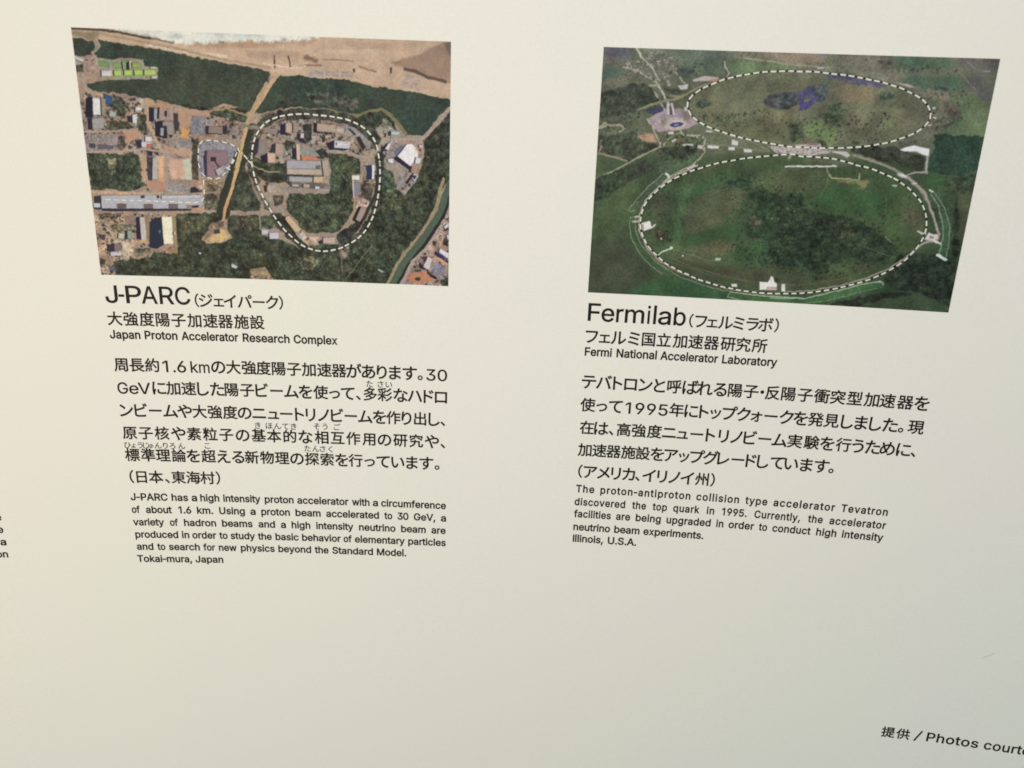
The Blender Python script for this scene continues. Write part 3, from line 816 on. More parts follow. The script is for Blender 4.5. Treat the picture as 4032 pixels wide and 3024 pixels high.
def paint(text, seed, warp_amp, leaf, edge, sunny):
    W, H = NX*SSM, NY*SSM
    k = W/PW/10.0                              # tenths of mm -> pixels
    img = np.zeros((H, W, 3)); img[:] = .4
    sh = (H, W)
    n1 = vnoise(sh, 3, seed+1); n2 = vnoise(sh, 6, seed+2); n3 = vnoise(sh, 13, seed+3)
    n4 = vnoise(sh, 40, seed+4); n5 = vnoise(sh, 110, seed+5)
    pix = np.random.default_rng(seed+6).random(sh)
    wx = (vnoise(sh, 16, seed+7)-.5)*2*warp_amp + (vnoise(sh, 6, seed+8)-.5)*warp_amp
    wy = (vnoise(sh, 16, seed+9)-.5)*2*warp_amp + (vnoise(sh, 6, seed+10)-.5)*warp_amp
    crown = (n1-.5)*.5 + (n2-.5)*.65 + (n3-.5)*.25
    tex = {
        'f': 1 + leaf*crown + (n4-.5)*.3,
        'k': 1 + .5*crown + (n4-.5)*.16 + (n5-.5)*.12,
        'm': 1 + (n4-.5)*.24 + (n5-.5)*.2 + (n2-.5)*.2 + (n1-.5)*.16,
        'g': 1 + (n2-.5)*.22 + (n4-.5)*.14 + (n1-.5)*.12,
        's': 1 + (n3-.5)*.08 + (n4-.5)*.10 + (n1-.5)*.05,
        'w': 1 + (n3-.5)*.07 + (n4-.5)*.10,
        'b': 1 + (n1-.5)*.10 + (n3-.5)*.06,
        'L': 1 + (n2-.5)*.14 + (n1-.5)*.10,
    }
    yy, xx = np.mgrid[0:H, 0:W]
    # tree crowns seen from above: bright on the sunny right, dark gaps between
    crowns = np.full(sh, .70); cr = np.random.default_rng(seed+12)
    for _ in range(26000):
        cx, cy = cr.uniform(0, W), cr.uniform(0, H); rr = cr.uniform(1.8, 4.6); lum = cr.uniform(.8, 1.22)
        ax0, ax1 = int(max(0, cx-rr)), int(min(W, cx+rr+2)); ay0, ay1 = int(max(0, cy-rr)), int(min(H, cy+rr+2))
        dx = (xx[ay0:ay1, ax0:ax1]-cx)/rr; dy = (yy[ay0:ay1, ax0:ax1]-cy)/rr
        m_ = dx*dx+dy*dy < 1
        crowns[ay0:ay1, ax0:ax1][m_] = (lum*(1+.22*dx-.16*dy))[m_]
    n35 = vnoise(sh, 22, seed+14)
    tex['f'] = 1 + leaf*((crowns-.97)*.7 + (n1-.5)*.2 + (n2-.5)*.3 + (n3-.5)*.55 + (n35-.5)*.4) + (n4-.5)*.3 + (n5-.5)*.12
    hue = np.stack([(n35-.5)*.16+(n5-.5)*.16, (n4-.5)*.05, -(n35-.5)*.10-(n5-.5)*.12], -1)
    tex['k'] = 1 + (crowns-.97)*.5 + (n3-.5)*.2 + (n4-.5)*.2 + (n5-.5)*.16
    tex['c'] = tex['g']*(1+(n3-.5)*.3+(n4-.5)*.25)
    def inside(P, x, y):
        r = np.zeros(x.shape, bool)
        n = len(P)
        for i in range(n):
            x0, y0 = P[i]; x1, y1 = P[(i+1) % n]
            if y0 == y1: continue
            c = ((y0 > y) != (y1 > y)) & (x < (x1-x0)*(y-y0)/(y1-y0)+x0)
            r ^= c
        return r
    def soften(q, r_):
        for ax in (0, 1):
            p_ = np.pad(q, [(r_+1, r_) if k_ == ax else (0, 0) for k_ in (0, 1)], mode='edge').cumsum(ax)
            n_ = p_.shape[ax]
            q = (np.take(p_, range(2*r_+1, n_), ax)-np.take(p_, range(0, n_-2*r_-1), ax))/(2*r_+1)
        return q
    def box(P, pad):
        x0 = max(0, int(P[:,0].min()-pad)); x1 = min(W, int(P[:,0].max()+pad)+2)
        y0 = max(0, int(P[:,1].min()-pad)); y1 = min(H, int(P[:,1].max()+pad)+2)
        return x0, x1, y0, y1
    for ln in text.strip().splitlines():
        kind, *ps = ln.split()
        wide = float(ps.pop(0)) if kind in 'LF' else 0
        colr = A_([float(v)/255 for v in ps[:3]])
        P = A_([tuple(map(float, q.split(','))) for q in ps[3:]])*k
        if kind in 'LF':
            hw = wide*k/2
            x0, x1, y0, y1 = box(P, hw+8)
            if x1 <= x0 or y1 <= y0: continue
            wk = 1.2 if kind == 'F' else .35
            x = xx[y0:y1, x0:x1] + wk*wx[y0:y1, x0:x1]; y = yy[y0:y1, x0:x1] + wk*wy[y0:y1, x0:x1]
            dm = np.full(x.shape, 1e9)
            for (ax, ay), (bx, by) in zip(P[:-1], P[1:]):
                L2 = (bx-ax)**2+(by-ay)**2+1e-9
                u = np.clip(((x-ax)*(bx-ax)+(y-ay)*(by-ay))/L2, 0, 1)
                dm = np.minimum(dm, (x-ax-u*(bx-ax))**2+(y-ay-u*(by-ay))**2)
            al = np.clip(hw+.5-np.sqrt(dm), 0, 1)
        else:
            soft = kind in 'fkmgsw'
            x0, x1, y0, y1 = box(P, 12 if soft else 2)
            if x1 <= x0 or y1 <= y0: continue
            wk = {'f': 1.0, 'k': .8, 'm': 1.3, 'g': .5, 's': .6, 'w': .8}.get(kind, .12)
            x = xx[y0:y1, x0:x1] + wk*wx[y0:y1, x0:x1]; y = yy[y0:y1, x0:x1] + wk*wy[y0:y1, x0:x1]
            al = inside(P, x, y).astype(float)
            if kind in 'mswf':                 # natural areas run into each other
                rad = {'m': 11, 's': 4, 'w': 5, 'f': edge}[kind]
                al = soften(soften(al, rad), rad)
                nz = ((n2-.5)*.7+(n1-.5)*.5+(n3-.5)*.4)[y0:y1, x0:x1]
                al = np.where((al > .01) & (al < .99), np.clip((al-.5)*(3 if kind == 'f' else 1.3)+.5+nz*(1.8 if kind == 'f' else 1), 0, 1), al)
            rim = None
            if kind == 'b' and al.sum() > 120:  # gutters, parapets and plant on a roof
                q = np.pad(al, 2)
                inner = np.minimum.reduce([q[2:-2, 2:-2], q[:-4, 2:-2], q[4:, 2:-2], q[2:-2, :-4], q[2:-2, 4:]])
                rim = al-inner
        tx = tex['f' if kind == 'F' else kind if kind in tex else 'g'][y0:y1, x0:x1, None]
        src = colr*tx
        if kind in 'fFgcmk': src = src*(1+(.7 if sunny else .3)*hue[y0:y1, x0:x1])
        if kind in 'fF':                       # sunlit crown tips and gaps
            hi = .5*(np.clip(n2-.66, 0, 1)*2.2)[y0:y1, x0:x1, None]
            src = src + hi*A_([.10, .105, .07])*leaf
        if kind == 'm':
            src = src*(1+(pix[y0:y1, x0:x1, None]-.5)*.14)
        if kind == 'b' and sunny and colr.mean() > .5 and al.sum() > 60:    # the shade each roof throws to its left
            for k_ in range(1, 6):
                sx0 = max(0, x0-k_)
                sm = al[:, sx0-x0+k_:] if x0-k_ < 0 else al
                w_ = min(sm.shape[1], W-sx0)
                sl = img[y0:y1, sx0:sx0+w_]
                sl[:] = sl*(1-.42*sm[:, :w_, None])+A_([.12, .11, .17])*.42*sm[:, :w_, None]
        if kind == 'b' and wide == 0 and rim is not None:
            src = src*(1-.22*rim[..., None])
            r = np.random.default_rng(int(abs(P.sum()))+3*seed)
            for _ in range(int(al.sum()/260)):
                ux = r.integers(0, x1-x0); uy = r.integers(0, y1-y0); m_ = r.integers(1, 4); v_ = r.integers(1, 4)
                src[uy:uy+v_, ux:ux+m_] *= r.uniform(.62, 1.15)
        if kind in 'xt': al = al*0
        reg = img[y0:y1, x0:x1]
        reg[:] = reg*(1-al[..., None]) + src*al[..., None]
        if kind in 'cphxt':                     # small roofs, vehicles and their shade
            r = np.random.default_rng(int(abs(P.sum())) + seed)
            area = inside(P, x, y).sum()
            n = int(area/{'c': 200, 'x': 190, 't': 120, 'p': 60, 'h': 34}[kind])
            for _ in range(n):
                cx = r.uniform(x0, x1); cy = r.uniform(y0, y1)
                if not inside(P, A_([cx]), A_([cy]))[0]: continue
                if kind in 'cx':
                    w_, h_ = r.uniform(2.5, 9), r.uniform(2.5, 8)
                    pal = [(40,36,48),(46,40,52),(58,48,52),(52,48,46),(74,66,56),(66,66,54),(176,160,150),(188,178,172),(150,150,154),(178,140,116),(122,104,98),(196,186,178),(140,116,104)]
                elif kind == 'p':
                    w_, h_ = r.uniform(1.5, 3.5), r.uniform(3, 6)
                    pal = [(70,66,80),(86,82,92),(176,172,176),(150,146,150),(60,54,66),(110,104,112)]
                else:
                    w_, h_ = r.uniform(2.5, 8), r.uniform(1.5, 4.5)
                    pal = [(190,178,172),(170,156,150),(76,80,66),(90,86,72),(150,138,132),(64,70,58),(180,160,150)]
                cc = A_(pal[r.integers(len(pal))])/255
                if kind == 't' or kind in 'cx' and r.random() < .4:                        # a tree or bush instead
                    rr = r.uniform(2.5, 7) if kind != 't' else r.uniform(1.5, 5)
                    bx0, bx1 = int(max(0, cx-rr-2)), int(min(W, cx+rr+3)); by0, by1 = int(max(0, cy-rr-2)), int(min(H, cy+rr+3))
                    if bx1 <= bx0 or by1 <= by0: continue
                    q = np.hypot(xx[by0:by1, bx0:bx1]-cx, (yy[by0:by1, bx0:bx1]-cy)*r.uniform(.8, 1.3))
                    q = np.clip(rr*(.7+.7*n1[by0:by1, bx0:bx1])-q, 0, 1)[..., None]*.85
                    gr = colr if kind == 't' else A_([(58, 60, 50), (72, 68, 54), (50, 54, 44)][r.integers(3)])/255
                    img[by0:by1, bx0:bx1] = img[by0:by1, bx0:bx1]*(1-q)+gr*q*tex['f'][by0:by1, bx0:bx1, None]
                    continue
                ix0, ix1 = int(max(0, cx-w_/2)), int(min(W, cx+w_/2+1)); iy0, iy1 = int(max(0, cy-h_/2)), int(min(H, cy+h_/2+1))
                a_ = .66
                if kind in 'cx' and cc.mean() > .5 and r.random() < .6:      # the shade a roof casts to its left
                    jx = max(0, ix0-int(w_*.5)-1)
                    img[iy0:iy1, jx:ix0] = img[iy0:iy1, jx:ix0]*.45 + A_([.14, .12, .18])*.55
                img[iy0:iy1, ix0:ix1] = img[iy0:iy1, ix0:ix1]*(1-a_) + cc*a_*tex['b'][iy0:iy1, ix0:ix1, None]
    return img

def blur(img, n):
    for _ in range(n):
        q = np.pad(img, ((1, 1), (1, 1), (0, 0)), mode='edge')
        img = (q[1:-1, 1:-1]*2 + q[:-2, 1:-1] + q[2:, 1:-1] + q[1:-1, :-2] + q[1:-1, 2:])/6
    return img

def lin(c): return np.where(c <= .04045, c/12.92, ((np.clip(c, 0, 1)+.055)/1.055)**2.4)

def print_sheet(text, seed, s0, seen_white, parent, warp, leaf, edge, sunny, trims=None):
    img = paint(text, seed, warp, leaf, edge, sunny)
    if trims is not None:                      # dark casing under the dashed outlines
        img = trims(img)
    img = blur(img, 2)
    img = img.reshape(NY, SSM, NX, SSM, 3).mean((1, 3))
    ink = lin(np.clip(img, 0, 1))/A_(seen_white)*.79
    ink = np.clip(ink - .002, .004, .82)
    xs = np.linspace(0, PW, NX); ys = np.linspace(0, PH, NY)
    X, Y = np.meshgrid(xs, ys)
    V = wall_pt(s0+X.ravel(), -Y.ravel(), .15) - parent['at']
    idx = np.arange(NX*NY).reshape(NY, NX)
    Q = np.stack([idx[1:, :-1], idx[1:, 1:], idx[:-1, 1:], idx[:-1, :-1]], -1).reshape(-1, 4)
    me = bpy.data.meshes.new('print_sheet')
    me.vertices.add(len(V)); me.vertices.foreach_set('co', V.ravel().astype(np.float32))
    me.loops.add(Q.size); me.loops.foreach_set('vertex_index', Q.ravel().astype(np.int32))
    me.polygons.add(len(Q)); me.polygons.foreach_set('loop_start', np.arange(0, Q.size, 4, dtype=np.int32))
    me.polygons.foreach_set('loop_total', np.full(len(Q), 4, dtype=np.int32))
    me.update(calc_edges=True); me.validate()
    at = me.attributes.new('ink', 'FLOAT_COLOR', 'POINT')
    at.data.foreach_set('color', np.concatenate([ink.reshape(-1, 3), np.ones((NX*NY, 1))], 1).ravel().astype(np.float32))
    me.materials.append(PRINT)
    o = bpy.data.objects.new('print_sheet', me); col.objects.link(o); o.parent = parent['obj']
    return o

def pts(t): return A_([tuple(map(float, q.split(','))) for q in t.split()])/10

def dashes(name, P, s0, parent, length, width, closed, label=None):
    """a dashed outline: one little painted bar centred on each listed point, laid along the line"""
    n = len(P); V = []; F = []
    for i in range(n):
        a = P[i-1] if (i > 0 or closed) else P[i]
        b = P[(i+1) % n] if (i < n-1 or closed) else P[i]
        t = (b-a)/np.linalg.norm(b-a); nn = A_([-t[1], t[0]])
        l = length*(1+.05*math.sin(i*2.3)); w = width*(1+.06*math.sin(i*1.7))
        m = len(V)
        for u, v in ((-.5, -.36), (-.46, -.5), (.46, -.5), (.5, -.36), (.5, .36), (.46, .5), (-.46, .5), (-.5, .36)):
            V.append(P[i]+t*l*u+nn*w*v)
        F.append(tuple(range(m+7, m-1, -1)))
    V = A_(V)
    o = mesh_obj(name, wall_pt(s0+V[:, 0], -V[:, 1], .32), F, DASH, parent)
    if label: o['label'] = label
    return o

MAIN_RING = pts('1413,751 1454,699 1502,658 1563,629 1624,611 1689,599 1758,592 1824,589 1895,594 1963,597 2031,602 2094,611 2162,624 2224,647 2281,676 2332,719 2373,772 2398,834 2409,900 2417,962 2417,961 2418,1027 2416,1095 2410,1159 2399,1228 2385,1289 2368,1355 2346,1414 2315,1473 2279,1529 2234,1577 2182,1617 2124,1651 2070,1678 2004,1698 1938,1710 1873,1709 1809,1695 1747,1670 1693,1634 1643,1587 1596,1541 1555,1488 1518,1435 1486,1377 1452,1318 1423,1258 1395,1197 1376,1139 1363,1083 1352,1005 1354,939 1354,933 1366,866 1384,807'); SMALL_RING = pts('945,844 1007,825 1069,827 1137,836 1200,855 1249,894 1225,930 1198,990 1152,1046 1190,985 1156,1038 1114,1092 1061,1129 993,1129 942,1101 913,1031 911,965 912,970 918,911'); LINK = pts('1303,949 1346,1000 1337,991'); TAIL = pts('939,1165 939,1244 920,1306 864,1333 796,1336 731,1337 662,1334 595,1335 529,1333 468,1334 396,1334 330,1333 263,1334 199,1334 131,1334')
UP_RING = pts('948,216 887,243 825,272 769,305 719,351 697,409 721,471 768,516 827,550 888,576 951,596 1015,614 1080,631 1142,645 1207,657 1275,667 1339,677 1405,685 1469,693 1538,700 1606,701 1672,700 1731,703 1793,702 1861,698 1937,695 2004,689 2070,682 2137,672 2206,658 2267,645 2330,626 2391,601 2453,573 2508,539 2555,489 2573,429 2550,369 2507,322 2450,287 2388,260 2324,233 2260,216 2196,199 2130,186 2067,176 2001,165 1934,155 1870,148 1802,144 1737,139 1670,133 1604,132 1538,134 1472,133 1403,136 1337,140 1272,145 1206,154 1139,167 1076,179 1013,197'); LOW_RING = pts('1638,772 1702,770 1771,773 1835,776 1900,782 1966,795 2031,809 2091,825 2156,835 2223,853 2284,875 2347,898 2398,919 2455,952 2512,987 2563,1031 2611,1076 2649,1130 2678,1190 2694,1254 2698,1316 2685,1384 2659,1448 2627,1499 2587,1553 2539,1598 2487,1640 2432,1679 2376,1711 2316,1742 2255,1767 2191,1789 2126,1811 2066,1830 1998,1848 1932,1862 1867,1875 1801,1884 1736,1891 1669,1896 1602,1900 1537,1902 1471,1902 1408,1899 1339,1894 1273,1888 1207,1877 1141,1868 1077,1853 1014,1837 948,1820 886,1799 827,1774 766,1753 708,1724 649,1696 597,1658 544,1614 495,1568 454,1513 424,1458 404,1394 400,1330 408,1266 428,1203 465,1147 509,1097 558,1052 610,1012 666,978 726,947 786,919 850,897 912,874 974,855 1038,839 1106,825 1177,809 1238,799 1302,789 1366,781 1437,772 1501,764 1569,759')

def casing(rings, width, colr, strength):
    def f(img):
        H, W, _ = img.shape; k = W/PW
        yy, xx = np.mgrid[0:H, 0:W]
        for P, closed in rings:
            Q = np.vstack([P, P[:1]]) if closed else P
            for a, b in zip(Q[:-1]*k, Q[1:]*k):
                hw = width*k/2
                x0 = max(0, int(min(a[0], b[0])-hw-2)); x1 = min(W, int(max(a[0], b[0])+hw+3))
                y0 = max(0, int(min(a[1], b[1])-hw-2)); y1 = min(H, int(max(a[1], b[1])+hw+3))
                x = xx[y0:y1, x0:x1]; y = yy[y0:y1, x0:x1]; d = b-a
                u = np.clip(((x-a[0])*d[0]+(y-a[1])*d[1])/(d@d+1e-9), 0, 1)
                al = np.clip(hw+.5-np.hypot(x-a[0]-u*d[0], y-a[1]-u*d[1]), 0, 1)[..., None]*strength
                img[y0:y1, x0:x1] = img[y0:y1, x0:x1]*(1-al)+A_(colr)*al
        return img
    return f

GP = 'aerial photographs of accelerator sites on the wall'
S_A, S_B = 0.0, 421.38
pa = thing('aerial_photograph', 'printed aerial photograph of a coastal site with sandy beach, woods and a dashed oval', 'photograph', S_A+PW/2, -PH, GP)
print_sheet(PIC_COAST, 11, S_A, (.770, .725, .630), pa, 4.6, 1.15, 2, True, casing([(MAIN_RING, True), (SMALL_RING, True)], 1.4, (.19, .18, .16), .25))
dashes('dashed_outline', MAIN_RING, S_A, pa, 4.4, 1.3, True, 'large white dashed oval around the main buildings')
dashes('dashed_outline', SMALL_RING, S_A, pa, 4.0, .95, True, 'small white dashed loop left of the straight sandy track')
dashes('dashed_outline', TAIL, S_A, pa, 4.0, .95, False, 'white dashed line along the long grey roof')
dashes('dashed_outline', LINK, S_A, pa, 4.4, 1.1, False, 'short white dashes joining the two loops')
pb = thing('aerial_photograph', 'printed aerial photograph of green fields and woods with two large dashed rings touching', 'photograph', S_B+PW/2, -PH, GP)
print_sheet(PIC_RINGS, 23, S_B, (.720, .690, .600), pb, 6.0, .75, 6, False, casing([(UP_RING, True), (LOW_RING, True)], 1.15, (.09, .095, .08), .8))
dashes('dashed_outline', UP_RING, S_B, pb, 4.4, 1.2, True, 'upper white dashed ring with black gaps')
dashes('dashed_outline', LOW_RING, S_B, pb, 4.2, 1.15, True, 'lower white dashed ring with black gaps')

# ---------------------------------------------------------------- lettering
# Latin letters: advance and outline loops, cap height = 1000
LATIN = {
 ',': (369, '74,-235,133,140,269,140,166,-235'),
 '-': (520, '477,481,477,369,39,369,39,481'),
 '.': (369, '153,-2,112,31,97,81,112,130,153,164,205,169,251,144,276,99,271,46,237,6,205,-7'),
 '/': (620, '610,1047,505,1047,0,-150,105,-150'),
 '0': (800, '347,-10,252,21,173,81,113,169,72,283,52,421,52,577,73,716,114,830,174,918,253,979,347,1010,454,1010,549,979,627,918,687,830,728,716,749,577,749,421,728,283,687,169,628,81,549,21,454,-10 436,100,498,124,550,171,589,240,616,330,631,499,616,670,589,760,550,829,498,876,436,900,365,900,303,876,251,829,212,760,185,670,170,499,185,330,212,240,251,171,303,124,365,100'),
 '1': (760, '542,1000,542,0,417,0,417,881,169,703,169,839,390,1000'),
 '3': (800, '296,-5,216,19,147,59,93,113,57,180,41,259,170,259,191,190,237,139,329,103,443,103,519,131,573,183,600,256,596,337,561,407,495,459,431,480,263,487,263,588,521,881,521,889,92,889,92,1000,687,1000,687,905,370,547,370,568,473,567,561,542,632,498,684,437,717,365,727,285,716,202,683,130,631,70,562,24,478,-4,432,-11'),
 '5': (800, '346,-11,267,6,197,41,141,89,99,150,77,219,72,256,195,256,214,193,275,130,365,99,447,105,520,142,572,205,598,288,592,380,556,459,495,515,414,542,309,535,222,496,207,483,87,497,144,1000,675,1000,675,889,251,889,218,593,328,646,440,654,533,631,611,582,671,511,710,423,723,321,713,229,680,149,629,81,562,30,481,-3,437,-11'),
 '6': (800, '355,-11,272,10,200,52,144,111,103,185,82,271,88,392,131,512,225,669,451,1000,588,1000,252,513,241,513,307,587,396,617,502,608,576,579,636,533,682,471,710,396,719,309,709,221,678,143,629,78,564,28,487,-3,445,-11 455,102,524,138,573,199,597,279,592,368,559,442,503,494,428,520,345,515,275,480,226,420,202,341,207,252,240,177,297,123,372,97'),
 '9': (800, '445,1011,527,990,599,948,656,889,696,815,717,729,711,608,669,488,574,331,349,0,211,0,548,487,559,487,492,413,404,383,298,392,224,421,164,467,118,529,89,604,80,691,90,780,121,858,171,922,235,972,312,1003,355,1011 345,898,276,862,227,801,203,721,208,632,241,558,297,506,372,480,454,485,524,520,573,580,597,659,592,748,559,823,503,877,428,903'),
 'A': (943, '32,0,396,1000,543,1000,910,0,777,0,456,940,482,940,374,595,167,0 216,279,216,391,727,391,727,279'),
 'C': (1003, '463,-10,347,22,248,83,168,172,112,287,83,423,83,576,112,713,168,827,248,916,347,978,463,1010,599,1008,702,979,790,926,861,852,910,758,930,685,803,685,765,776,683,855,574,893,481,893,398,870,326,824,269,757,227,669,206,561,206,438,227,331,269,243,327,176,399,130,481,107,620,118,720,173,777,245,803,315,930,315,897,210,840,122,763,54,669,9,563,-12'),
 'F': (806, '118,0,118,1000,726,1000,726,888,245,888,245,547,681,547,681,435,245,435,245,0'),
 'G': (1023, '463,-10,346,22,246,84,167,173,111,287,83,423,83,576,111,713,167,827,245,916,344,978,458,1010,597,1008,703,977,793,922,864,847,913,755,932,685,802,685,748,791,662,864,548,895,478,893,397,870,326,824,269,757,227,669,206,561,206,438,227,331,269,243,327,176,400,130,483,107,569,106,644,124,708,160,759,211,795,277,813,355,815,398,854,391,556,391,556,503,940,503,936,334,910,226,857,135,784,65,692,15,586,-10'),
 'I': (295, '84,0,84,1000,211,1000,211,0'),
 'J': (779, '364,-13,301,-9,244,6,193,30,148,64,112,107,86,159,70,218,65,340,192,340,195,243,218,173,264,125,327,101,400,101,462,125,508,173,531,243,534,1000,661,1000,661,286,656,218,640,159,614,107,578,64,534,30,483,6,426,-9'),
 'L': (772, '118,0,118,1000,245,1000,245,112,710,112,710,0'),
 'M': (1235, '118,0,118,1000,298,1000,632,96,604,96,693,368,936,1000,1116,1000,1116,0,991,0,997,899,1008,899,896,572,672,0,562,0,220,899,234,899,240,0'),
 'N': (1029, '118,0,118,1000,268,1000,813,108,796,105,784,383,784,1000,911,1000,911,0,760,0,211,889,234,892,246,572,246,0'),
 'P': (874, '118,0,118,1000,518,997,613,976,689,935,745,879,782,808,801,727,801,640,782,559,745,488,689,430,613,389,518,368,215,365,215,477,528,483,606,518,655,577,676,654,672,740,642,811,584,862,494,887,245,889,245,0'),
 'R': (883, '118,0,118,1000,519,998,614,978,690,939,746,884,784,815,802,736,802,648,784,569,746,501,690,448,614,410,519,391,189,389,189,501,530,507,608,537,656,591,677,664,673,748,643,816,585,864,495,887,245,889,245,0 694,0,452,450,595,450,841,0'),
 'S': (878, '387,-15,293,3,213,38,150,88,105,152,80,227,75,268,205,268,228,193,280,139,381,101,504,102,588,131,648,181,677,248,673,317,638,366,481,437,303,489,207,538,140,603,119,641,106,684,105,773,127,847,172,910,234,959,311,994,399,1011,495,1011,582,994,657,959,717,911,761,850,784,781,788,743,663,743,642,810,594,860,526,891,411,900,329,880,268,840,233,783,228,714,244,673,312,616,660,496,744,432,787,363,803,272,792,195,760,125,707,66,636,21,546,-8,495,-15'),
 'T': (882, '62,888,62,1000,819,1000,819,888,505,888,505,0,379,0,379,888'),
 'U': (1017, '452,-13,349,10,261,55,193,119,145,199,121,290,118,1000,244,1000,246,315,262,251,294,195,340,151,399,119,469,103,585,109,650,134,702,172,740,222,764,282,772,350,772,1000,899,1000,896,290,871,199,824,119,756,55,669,10,566,-13'),
 'V': (943, '401,0,32,1000,166,1000,487,60,461,60,569,405,776,1000,910,1000,546,0'),
 'a': (765, '247,-10,158,25,112,63,79,115,62,177,66,270,99,335,174,390,521,462,540,488,532,566,488,623,409,649,313,641,231,591,197,538,81,572,132,658,205,715,321,751,470,746,562,708,618,654,646,602,662,494,662,0,544,0,544,102,536,102,480,35,400,-6,345,-16 397,96,470,129,518,183,540,248,542,373,246,304,193,260,182,188,211,130,292,93'),
 'b': (834, '389,-10,300,33,232,115,220,115,220,0,103,0,103,1000,223,1000,223,628,232,628,299,708,360,743,450,756,538,744,615,709,679,652,727,575,757,481,767,371,757,261,727,166,679,89,616,32,539,-4,496,-13 466,94,524,113,572,149,621,229,643,334,639,447,608,543,572,592,525,628,466,646,400,646,342,629,295,594,246,517,223,412,228,294,260,196,296,147,343,112,400,94'),
 'c': (778, '358,-13,269,11,193,59,134,126,91,212,70,313,70,425,91,527,134,613,193,681,269,729,358,753,486,748,600,700,681,613,711,544,595,515,531,611,426,648,340,639,285,610,243,565,203,475,189,368,203,263,243,174,285,130,340,101,461,97,555,150,598,230,713,201,671,110,581,29,461,-12'),
 'd': (834, '339,-13,256,11,185,58,129,125,90,212,70,314,70,428,90,530,130,616,186,683,257,729,339,753,448,750,536,708,602,628,611,628,611,1000,731,1000,731,0,615,0,615,115,603,115,534,33,473,-3,417,-15 435,94,492,112,539,147,589,226,611,332,607,450,576,546,540,594,493,629,435,646,368,646,309,628,262,592,213,513,191,411,195,297,227,199,263,149,310,113,369,94'),
 'e': (794, '364,-13,271,11,193,59,133,126,91,212,70,312,70,423,91,524,132,611,190,679,266,728,354,753,464,751,551,723,628,670,687,588,723,475,730,333,147,333,147,434,664,434,609,397,596,498,556,578,516,617,465,641,371,647,313,630,245,578,203,503,189,415,196,273,233,182,273,138,324,108,439,91,532,120,593,189,601,207,717,179,678,100,612,38,524,-2,454,-15'),
 'f': (499, '448,746,448,643,13,643,13,746 158,0,160,879,175,932,222,993,290,1029,477,1024,447,921,357,930,318,916,292,889,279,823,279,0'),
 'g': (836, '330,-291,207,-249,126,-178,99,-136,199,-80,267,-154,349,-187,450,-189,524,-167,580,-123,598,-92,612,-11,612,134,602,134,534,54,473,21,383,9,298,20,221,52,157,105,108,177,77,268,67,376,77,484,108,577,157,652,221,709,298,744,418,754,498,733,605,627,615,627,615,746,732,746,729,-64,708,-143,665,-205,606,-251,493,-289,451,-294 466,124,518,148,559,186,600,269,614,379,601,487,560,573,519,614,466,640,403,648,338,639,285,612,227,545,195,451,191,340,214,241,264,167,311,135,369,118'),
 'h': (806, '223,0,103,0,103,1000,223,1000,223,565,201,565,243,653,299,712,368,745,447,756,550,738,607,707,652,660,684,597,700,518,702,0,582,0,579,504,556,572,512,620,450,644,362,641,296,611,248,556,225,477'),
 'i': (328, '103,0,103,746,223,746,223,0 133,876,95,906,81,950,95,994,133,1024,181,1028,224,1006,247,966,242,919,211,883,181,872'),
 'k': (748, '216,268,216,416,237,416,559,746,708,746,362,392,348,392 103,0,103,1000,223,1000,223,0 578,0,291,365,376,450,732,0'),
 'l': (328, '103,0,103,1048,226,1048,226,0'),
 'm': (1199, '103,0,103,746,220,746,221,581,211,581,245,659,317,728,407,758,470,756,537,731,588,682,621,617,631,579,614,579,646,653,702,710,774,747,858,759,950,743,1003,715,1045,672,1077,615,1093,543,1095,0,974,0,972,536,949,594,905,630,852,647,776,644,718,617,670,551,659,486,659,0,539,0,536,540,516,591,475,628,422,647,350,645,291,618,247,568,225,497,223,0'),
 'n': (805, '223,0,103,0,103,746,219,746,220,565,201,565,243,653,299,712,368,745,447,756,550,738,607,707,652,660,684,597,700,518,702,0,582,0,579,504,556,572,512,620,450,644,362,641,296,611,248,556,225,477'),
 'o': (816, '358,-13,269,11,193,59,134,126,91,212,70,313,70,425,91,527,134,613,193,681,269,729,358,753,457,753,547,729,623,681,683,613,725,527,746,425,746,313,725,212,683,126,623,59,547,11,457,-13 443,94,505,113,554,150,604,231,626,332,622,441,590,538,554,589,505,627,443,646,372,646,311,627,263,589,213,508,191,406,195,297,227,201,263,150,311,113,372,94'),
 'p': (834, '103,-281,103,746,220,746,220,628,232,628,299,708,360,743,450,756,538,744,615,709,679,652,727,575,757,481,767,371,757,261,727,166,679,89,616,32,539,-4,418,-15,339,7,232,115,223,115,223,-281 466,94,524,113,572,149,621,229,643,334,639,447,608,543,572,592,525,628,466,646,400,646,342,629,295,594,246,517,223,412,228,294,260,196,296,147,343,112,400,94'),
 'q': (834, '731,-281,611,-281,611,115,602,115,534,33,473,-3,384,-16,296,-4,219,32,155,89,107,166,77,261,67,371,77,481,108,575,156,652,220,709,297,744,418,754,497,733,603,628,615,628,615,746,731,746 435,94,492,112,539,147,589,226,611,332,607,450,576,546,540,594,493,629,435,646,368,646,309,628,262,592,213,513,191,411,195,297,227,199,263,149,310,113,369,94'),
 'r': (509, '103,0,103,746,219,746,219,631,227,631,255,682,300,722,355,748,479,754,475,634,357,635,293,606,247,557,225,491,223,0'),
 's': (717, '285,-10,192,20,121,74,78,154,70,185,185,209,207,156,244,118,294,97,393,91,455,108,501,140,524,180,520,238,484,279,417,305,246,348,170,385,120,436,95,501,94,570,112,626,147,675,226,728,329,754,439,750,525,719,588,667,637,570,527,545,494,603,456,635,402,652,307,646,257,623,224,588,213,545,230,492,282,456,499,398,574,360,623,310,648,246,649,177,630,119,594,68,542,29,439,-9,400,-14'),
